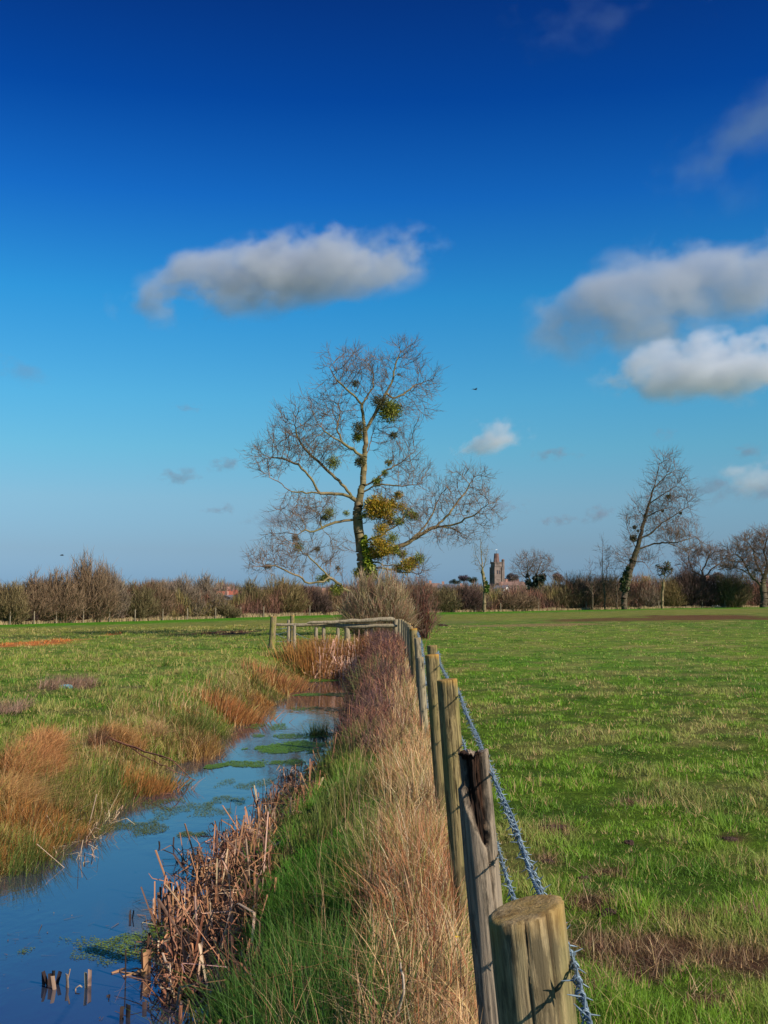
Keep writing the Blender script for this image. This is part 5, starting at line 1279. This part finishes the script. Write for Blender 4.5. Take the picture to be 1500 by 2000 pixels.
house(418, 1163, 1172, 300, 30, 6.5, 72, M_brick, M_grey, 'house with a pink brick gable and dark roof, left of the twin gables')
house(446, 1163, 1171, 305, 34, 6.5, 70, M_brick, M_grey, 'house with a pink gable under the red hipped roof')
house(471, 1163, 1172, 300, 30, 6.5, -68, M_brick, M_grey, 'rightmost pink gabled house of the left group with a grey roof')
house(454, 1153, 1161, 345, 32, 9, 5, M_brick, M_redroof, 'house with a bright red hipped roof in the left village group', True, .5)
house(499, 1163, 1173, 300, 30, 7, -75, M_brick, M_brownroof, 'pink gabled house standing alone right of the left village group')
house(515, 1153, 1161, 380, 60, 10, 3, M_brick, M_brownroof, 'long house with a brownish red roof behind the lone gable')
house(361, 1166, 1175, 300, 12, 5, 60, M_white, M_grey, 'tiny pale gabled house at the left of the village group')
house(389, 1165, 1172, 300, 14, 6, 10, M_brick, M_bluer, 'small house with a blue slate roof in the left village group')
house(670, 1161, 1168, 240, 26, 6, -8, M_white, M_grey, 'low white walled building behind the left side of the coppiced shrub')
house(641, 1158, 1165, 260, 40, 6, 4, M_brick, M_brownroof, 'low brown roofed house left of the coppiced shrub')
house(981, 1144, 1150, 330, 19, 7, -20, M_white, M_grey, 'white house with a dark roof and chimneys below the church tower')
house(1000, 1137, 1144, 420, 44, 9, 6, M_brick, M_brownroof, 'long brown roofed house right below the church tower')
house(872, 1142, 1149, 380, 30, 8, -5, M_white, M_grey, 'grey roofed pale house left of the church tower')
house(845, 1140, 1147, 400, 24, 8, 10, M_brick, M_brownroof, 'small brown roofed house behind the right end of the coppiced shrub')
house(905, 1146, 1152, 360, 22, 8, 0, M_white, M_brownroof, 'low pale house between the grey roof and the church')
house(1385, 1136, 1142, 210, 30, 5, 0, M_white, M_grey, 'pale low building glimpsed behind the twisted oak')
house(1260, 1136, 1143, 230, 12, 4, 0, M_white, M_grey, 'tiny pale building glimpsed right of the leaning tree')

# church tower
CD = 650; s = CD / F
cb = at(970, 1140, CD); g = hz(cb.x, CD)
ch = empty('church', (cb.x, CD, g), R(24)); tag(ch, 'stone church tower with a cut off spire and a stair turret on the skyline', 'church tower')
top = at(970, 1101, CD).z - g; hw = 2.4
def prism(name, parent, mat, cx, cy, r0, r1, z0, z1, n, a0=0):
    V = []; 
    for z, r in ((z0, r0), (z1, r1)): V += [(cx + r * math.cos(a0 + 6.28319 * k / n), cy + r * math.sin(a0 + 6.28319 * k / n), z) for k in range(n)]
    Fs = [(k, (k + 1) % n, n + (k + 1) % n, n + k) for k in range(n)] + [tuple(range(n, 2 * n)), tuple(range(n - 1, -1, -1))]
    return link(name, py_mesh(name, V, Fs, mat), parent)
bx('wall', ch, M_stone, (-hw, hw, -hw, hw, -1, top))
bt = [( sx * hw - .55, sx * hw + .55, sy * hw - .55, sy * hw + .55, -1, top - 2.0) for sx in (-1, 1) for sy in (-1, 1)]
for q in bt: bx('buttress', ch, M_stone, q)
bx('string_course', ch, M_stone, (-hw - .15, hw + .15, -hw - .15, hw + .15, top * .62, top * .62 + .35)); bx('string_course', ch, M_stone, (-hw - .15, hw + .15, -hw - .15, hw + .15, top - 1.6, top - 1.25))
mer = []
for k in range(5):
    a = -hw + .1 + k * (2 * hw - .9) / 4
    mer += [(a, a + .7, -hw - .1, -hw + .35, top + .003, top + 1.0), (a, a + .7, hw - .35, hw + .1, top + .003, top + 1.0)]
    if 0 < k < 4: mer += [(-hw - .1, -hw + .35, a, a + .7, top + .003, top + 1.0), (hw - .35, hw + .1, a, a + .7, top + .003, top + 1.0)]
bx('battlement', ch, M_stone, *mer)
for sx, sy in ((-1, -1), (-1, 1), (1, 1)): prism('pinnacle', ch, M_stone, sx * hw, sy * hw, .42, .08, top, top + 3.0, 4, .785)
prism('spire', ch, M_spire, 0, 0, 1.85, 1.3, top, at(968, 1081, CD).z - g, 8, .39)
prism('stair_turret', ch, M_stone, hw + .6, -hw + .1, .95, .85, -1, at(980, 1094, CD).z - g, 8, .39)
prism('turret_cap', ch, M_spire, hw + .6, -hw + .1, 1.05, .4, at(980, 1094, CD).z - g + .003, at(980, 1092, CD).z - g, 8, .39)
zt = at(968, 1081, CD).z - g
prism('vane_pole', ch, M_glass, 0, 0, .1, .08, zt, zt + 2.2, 6)
bx('weather_vane', ch, M_gilt, (-.5, .4, -.06, .06, zt + 2.0, zt + 2.25), (.2, .5, -.07, .07, zt + 2.2, zt + 2.5))
for z in (top * .80, top * .5, top * .2):
    for sx in (-.75, .75):
        f = bx('window', ch, M_spire, (sx - .45, sx + .45, -hw - .12, -hw + .01, z - 1.2, z + 1.1)); bx('louvre', f, M_glass, (sx - .3, sx + .3, -hw - .14, -hw - .121, z - 1.05, z + .9))
        f = bx('window', ch, M_spire, (-hw - .12, -hw + .01, sx - .45, sx + .45, z - 1.2, z + 1.1)); bx('louvre', f, M_glass, (-hw - .14, -hw - .121, sx - .3, sx + .3, z - 1.05, z + .9))
house(995, 1131, 1138, 655, 34, 9, 2, M_stone, M_spire, 'long church nave roof beside the tower foot', False, 0, 'church nave', 'church_nave')

# ------------------------------------------------------------------ small things
def lump(name, px, py, w, h, mat, lab, cat, grp=None, seed=0, rough=.35):
    X0, Y0 = gpt(px, py); s = Y0 / F; rs = np.random.default_rng(seed)
    import bmesh
    bm = bmesh.new(); bmesh.ops.create_icosphere(bm, subdivisions=4, radius=1)
    for v in bm.verts:
        p = v.co; n = float(fbm(np.array([p.x * 3 + seed + p.z]), np.array([p.y * 3 + p.z * 2]), seed, 4)[0]) - .5
        v.co = p * (1 + rough * 2 * n); v.co.x *= w / 2 * s; v.co.y *= w / 2 * s * .8; v.co.z = v.co.z * h * s * .8
    me = bpy.data.meshes.new(name); bm.to_mesh(me); bm.free(); me.materials.append(mat)
    o = link(name, me, None, (X0, Y0, hz(X0, Y0))); tag(o, lab, cat, grp); return o
M_soil = plain('dark_soil', (.055, .028, .02), .95, .6, 60, 0, 1.0)
for k, (px, py, ww, hh, lab) in enumerate([(1228, 1645, 22, 10, 'dark crumbly soil clod alone in the pasture'), (1070, 1681, 30, 7, 'brown soil clod in the grass right of the barbed wire'), (1085, 1622, 44, 6, 'low dark soil scrape above the brown clod right of the wire'), (1190, 1785, 36, 12, 'dark soil clod at the upper rim of the bare thatch patch'),
                                       (1425, 1642, 30, 6, 'small dark soil scrape in the pasture near the right edge'), (1140, 1712, 24, 7, 'small brown soil lump between the wire and the lone clod'), (865, 1222, 18, 3, 'far brown molehill just right of the fence line end')]):
    lump('soil_clod', px, py, ww, hh, M_soil, lab, 'soil clod', 'soil clods in the pasture', 500 + k)
lump('plastic_scrap', 127, 1345, 26, 7, plain('blue_plastic', (.12, .30, .38), .5, .3, 8), 'small crumpled blue plastic scrap lying on the left field', 'litter', None, 520, .5)
# yellow flower
x, Y0 = gpt(893, 1850); Y0 = 4.6; v = at(893, 1832, Y0)
fl = empty('yellow_flower', (v.x, Y0, hz(v.x, Y0))); tag(fl, 'tiny yellow flower in the dead grass beside the second fence post', 'flower')
zf = v.z - fl.location.z
o = tubes_obj('stem', [(np.array([(0, 0, 0), (.004, 0, zf * .5), (0, 0, zf)]), .0012)], plain('green_stem', (.1, .2, .03)), 5, fl)
M_yel = plain('yellow_petal', (.85, .55, .02), .5, .1)
for k in range(6):
    a = k * 1.047; c, s_ = math.cos(a), math.sin(a); V = [(0, 0, zf), (c * .006 - s_ * .004, s_ * .006 + c * .004, zf + .004), (c * .013, s_ * .013, zf + .006), (c * .006 + s_ * .004, s_ * .006 - c * .004, zf + .004)]
    link('petal', py_mesh('petal', V, [(0, 1, 2, 3)], M_yel), fl)
# fallen branch on the left bank
def gp(px, py, up=.0):
    x, y = gpt(px, py); return np.array([x, y, hz(x, y) + up])
br = [([gp(168, 1432, .10), gp(200, 1444, .14), gp(250, 1456, .16), gp(300, 1474, .14), np.array(at(345, 1487, 15.1))], .010), ]
a = np.array(at(300, 1474, 15.3)); 
items = []
def bline(pts, Y, r0, r1):
    P = np.array([at(px, py, yy) for (px, py), yy in zip(pts, Y)]); n = 14; t = np.linspace(0, 1, n); tp = np.linspace(0, 1, len(P))
    p = np.stack([np.interp(t, tp, P[:, k]) for k in range(3)], 1); p[1:-1] += rng.normal(0, .006, (n - 2, 3)); items.append((p, np.linspace(r0, r1, n)))
_, Yb = gpt(200, 1446)
bline([(165, 1431), (205, 1441), (250, 1455), (300, 1472), (340, 1486), (372, 1520)], [Yb + .2, Yb, Yb - .2, Yb - .7, Yb - 1.2, 13.6], .016, .005)
bline([(250, 1455), (290, 1482), (330, 1500), (372, 1521)], [Yb - .2, Yb - .7, Yb - 1.2, 13.6], .008, .004)
bline([(300, 1472), (325, 1484), (348, 1489)], [Yb - .7, Yb - 1, Yb - 1.3], .006, .003)
bline([(372, 1520), (345, 1545), (318, 1562), (300, 1575)], [13.6, 12.9, 12.4, 12.2], .007, .003)
bline([(372, 1520), (400, 1529), (425, 1518)], [13.6, 13.7, 13.8], .005, .002)
bline([(345, 1545), (352, 1530), (360, 1500)], [12.9, 13.1, 13.4], .005, .002)
bline([(345, 1545), (330, 1550), (312, 1548)], [12.9, 12.6, 12.5], .005, .002)
o = tubes_obj('fallen_branch', items, plain('red_bark', (.22, .09, .055), .8, .3, 20), 6); tag(o, 'thin reddish fallen branch trailing from the left bank into the water', 'branch')
# loose bleached stalks on the verge
for k, (pts, lab) in enumerate([                                ([(775, 1985, 3.9), (790, 1930, 3.85), (782, 1880, 3.85)], 'pale dry dock stem standing at the bottom centre')]):
    P = np.array([at(*p) for p in pts]); t = np.linspace(0, 1, 8); p = np.stack([np.interp(t, [0, .5, 1], P[:, q]) for q in range(3)], 1); p[1:-1] += rng.normal(0, .003, (6, 3))
    o = tubes_obj('dry_stalk', [(p, np.linspace(.006, .003, 8))], plain('bleached_stalk', (.5, .38, .27), .8, .2, 30), 6); tag(o, lab, 'stalk')
# birds
M_bird = plain('dark_feather', (.03, .03, .035), .8, .2)
for px, py, D, sp, lab in [(928, 761, 60, 1, 'tiny dark bird flying right of the mistletoe tree top'), (121, 1085, 90, 1.2, 'tiny dark bird flying low over the left hedge')]:
    v = at(px, py, D); b = empty('bird', tuple(v), .6); tag(b, lab, 'bird', 'birds in flight')
    pts = np.array([(-.13, 0, 0), (-.09, 0, .01), (0, 0, .015), (.08, 0, .01), (.11, 0, .012), (.14, 0, 0)]) * sp
    tubes_obj('body', [(pts, np.array([.012, .022, .032, .022, .02, .003]) * sp)], M_bird, 8, b)
    for sgn in (-1, 1):
        V = [(.05, 0, .02), (-.05, 0, .02), (-.02, sgn * .14, .07), (.05, sgn * .14, .08), (-.04, sgn * .27, .05)]
        V = [tuple(np.array(q) * sp) for q in V]; V += [(x, y, z - .008) for x, y, z in V]
        link('wing', py_mesh('wing', V, [(0, 1, 2, 3), (3, 2, 4), (5, 8, 7, 6), (8, 9, 7), (0, 3, 8, 5), (3, 4, 9, 8), (1, 6, 7, 2), (2, 7, 9, 4)], M_bird), b)

# ------------------------------------------------------------------ clouds
import bmesh
def cloud_mat(dens, nscale, thr, seed, asp, col_=(.86, .88, .93)):
    m = bpy.data.materials.new('cloud_vapour'); m.use_nodes = True; nt = m.node_tree; nt.nodes.clear()
    o = nt.nodes.new('ShaderNodeOutputMaterial'); pv = nt.nodes.new('ShaderNodeVolumePrincipled')
    pv.inputs['Color'].default_value = (*col_, 1); pv.inputs['Anisotropy'].default_value = .0
    tc = N(nt, 'TexCoord')      # object coords: unit ball
    ln0 = N(nt, 'VectorMath', operation='LENGTH'); nt.links.new(tc.outputs['Object'], ln0.inputs[0])
    mp = N(nt, 'Mapping'); mp.inputs['Location'].default_value = (seed * 3.7, seed * 1.3, seed * 2.1); mp.inputs['Scale'].default_value = asp
    nt.links.new(tc.outputs['Object'], mp.inputs[0])
    wn = N(nt, 'TexNoise'); wn.inputs['Scale'].default_value = .85; wn.inputs['Detail'].default_value = 1
    nt.links.new(mp.outputs[0], wn.inputs[0])
    ws = N(nt, 'VectorMath', operation='SUBTRACT'); ws.inputs[1].default_value = (.5, .5, .5); nt.links.new(wn.outputs['Color'], ws.inputs[0])
    wm = N(nt, 'VectorMath', operation='MULTIPLY'); wm.inputs[1].default_value = (1.3, 1.3, 2.2); nt.links.new(ws.outputs[0], wm.inputs[0])
    wa = N(nt, 'VectorMath', operation='MULTIPLY_ADD'); wa.inputs[1].default_value = (1.12, 1.12, 1.35); nt.links.new(tc.outputs['Object'], wa.inputs[0]); nt.links.new(wm.outputs[0], wa.inputs[2])
    ln = N(nt, 'VectorMath', operation='LENGTH'); nt.links.new(wa.outputs[0], ln.inputs[0])
    nz = N(nt, 'TexNoise'); nz.inputs['Scale'].default_value = nscale * 1.25; nz.inputs['Detail'].default_value = 6; nz.inputs['Roughness'].default_value = .58
    nt.links.new(mp.outputs[0], nz.inputs[0])
    sp = N(nt, 'SeparateXYZ'); nt.links.new(tc.outputs['Object'], sp.inputs[0])
    fb = N(nt, 'MapRange'); fb.inputs[1].default_value = -.75; fb.inputs[2].default_value = -.15     # soft flat base
    nt.links.new(sp.outputs['Z'], fb.inputs[0])
    a = N(nt, 'Math', operation='MULTIPLY_ADD'); a.inputs[1].default_value = 2.6; a.inputs[2].default_value = thr - .35
    nt.links.new(nz.outputs[0], a.inputs[0])
    b = N(nt, 'Math', operation='SUBTRACT'); nt.links.new(a.outputs[0], b.inputs[0]); nt.links.new(ln.outputs['Value'], b.inputs[1])
    mr = N(nt, 'MapRange'); mr.inputs[1].default_value = 0; mr.inputs[2].default_value = .55; mr.inputs[4].default_value = dens; mr.interpolation_type = 'SMOOTHSTEP'
    nt.links.new(b.outputs[0], mr.inputs[0])
    eg = N(nt, 'MapRange'); eg.inputs[1].default_value = .97; eg.inputs[2].default_value = .75; nt.links.new(ln0.outputs['Value'], eg.inputs[0])
    m0 = N(nt, 'Math', operation='MULTIPLY'); nt.links.new(mr.outputs[0], m0.inputs[0]); nt.links.new(eg.outputs[0], m0.inputs[1])
    mu = N(nt, 'Math', operation='MULTIPLY'); nt.links.new(m0.outputs[0], mu.inputs[0]); nt.links.new(fb.outputs[0], mu.inputs[1])
    nt.links.new(mu.outputs[0], pv.inputs['Density']); nt.links.new(pv.outputs[0], o.inputs['Volume'])
    return m
bm = bmesh.new(); bmesh.ops.create_icosphere(bm, subdivisions=3, radius=1.0)
cme0 = bpy.data.meshes.new('cloud'); bm.to_mesh(cme0); bm.free()
clouds = [  # px, py, rx, ry, D, depth m, dens, noise scale, thr, tilt, label
    (552, 540, 315, 74, 2500, 110, .018, 1.5, .05, 10, 'large long grey white cloud above the mistletoe tree'),
    (1330, 585, 320, 105, 2600, 120, .013, 1.5, .0, 12, 'broad grey cloud at the right edge, upper of the two big ones'),
    (1400, 726, 230, 68, 2200, 90, .022, 1.6, .05, 3, 'bright topped flat based cloud at the right edge, lower of the two big ones'),
    (957, 860, 88, 40, 1500, 42, .034, 1.4, -.16, 16, 'small bright white cloud right of the mistletoe tree'),
    (1482, 924, 90, 44, 1500, 42, .020, 1.4, -.16, 10, 'small white cloud at the right edge above the leaning tree'),
    (1450, 285, 230, 120, 2200, 90, .0035, 1.3, -.35, 35, 'faint dark wisp of cloud at the upper right edge'),
    (1180, 40, 260, 80, 2000, 90, .0014, 1.3, -.35, 10, 'barely visible thin cloud at the top right'),
    (354, 932, 70, 20, 3200, 40, .010, 1.6, -.35, 0, 'small faint grey cloud at mid left, below the long cloud'),
    (440, 908, 45, 18, 3200, 40, .009, 1.6, -.35, 0, 'small faint grey cloud left of the mistletoe crown'),
    (428, 996, 45, 16, 3200, 40, .009, 1.6, -.35, 0, 'tiny faint cloud above the left hedge beside the low mistletoe branches'),
    (560, 1003, 110, 34, 3300, 60, .010, 1.6, -.35, 10, 'pale grey cloud seen through the lower left branches of the mistletoe tree'),
    (365, 795, 40, 16, 3200, 40, .006, 1.6, -.35, 0, 'tiny faint cloud left of the upper mistletoe crown'),
    (1090, 884, 80, 20, 3200, 40, .008, 1.6, -.35, 8, 'faint thin cloud right of the small bright cloud'),
    (1172, 1004, 42, 22, 3200, 40, .010, 1.4, -.33, 20, 'small grey cloud left of the leaning tree'),
    (1086, 1017, 50, 13, 3200, 40, .009, 1.6, -.35, 5, 'tiny flat cloud right of the mistletoe tree above the church'),
    (1420, 960, 130, 34, 3300, 60, .008, 1.6, -.35, 0, 'dim bluish cloud band under the small white edge cloud'),
    (1462, 878, 42, 20, 3200, 40, .009, 1.5, -.33, 0, 'tiny dim cloud above the small white edge cloud'),
    (985, 992, 60, 18, 3300, 40, .008, 1.5, -.35, 0, 'faint cloud behind the right branches of the mistletoe tree'),
    (40, 735, 110, 40, 3000, 60, .003, 1.5, -.35, 0, 'very faint cloud at the left edge'),
    (1300, 850, 40, 16, 3200, 40, .004, 1.5, -.35, 0, 'very faint tiny cloud above the leaning tree')]
for k, (px, py, rx, ry, D, dm, dens, ns, thr, tl, lab) in enumerate(clouds):
    s = D / F; v = at(px, py, D)
    if k > 6: dens *= 1.8
    me = cme0.copy(); me.materials.append(cloud_mat(dens, ns, thr, k + 1, (max(1.0, rx / ry * .62), 1.2, 1.0), (.70, .73, .79) if k in (0, 1) else (.42, .54, .58) if k in (5, 6) else (.86, .88, .93) if k < 5 else (.40, .42, .52)))
    o = bpy.data.objects.new('cloud', me); col.objects.link(o)
    o.location = v; o.scale = (rx * s * 1.2, dm * 1.4, ry * s * 1.45); o.rotation_euler = (0, -R(tl), 0)
    tag(o, lab, 'cloud', 'clouds in the sky')
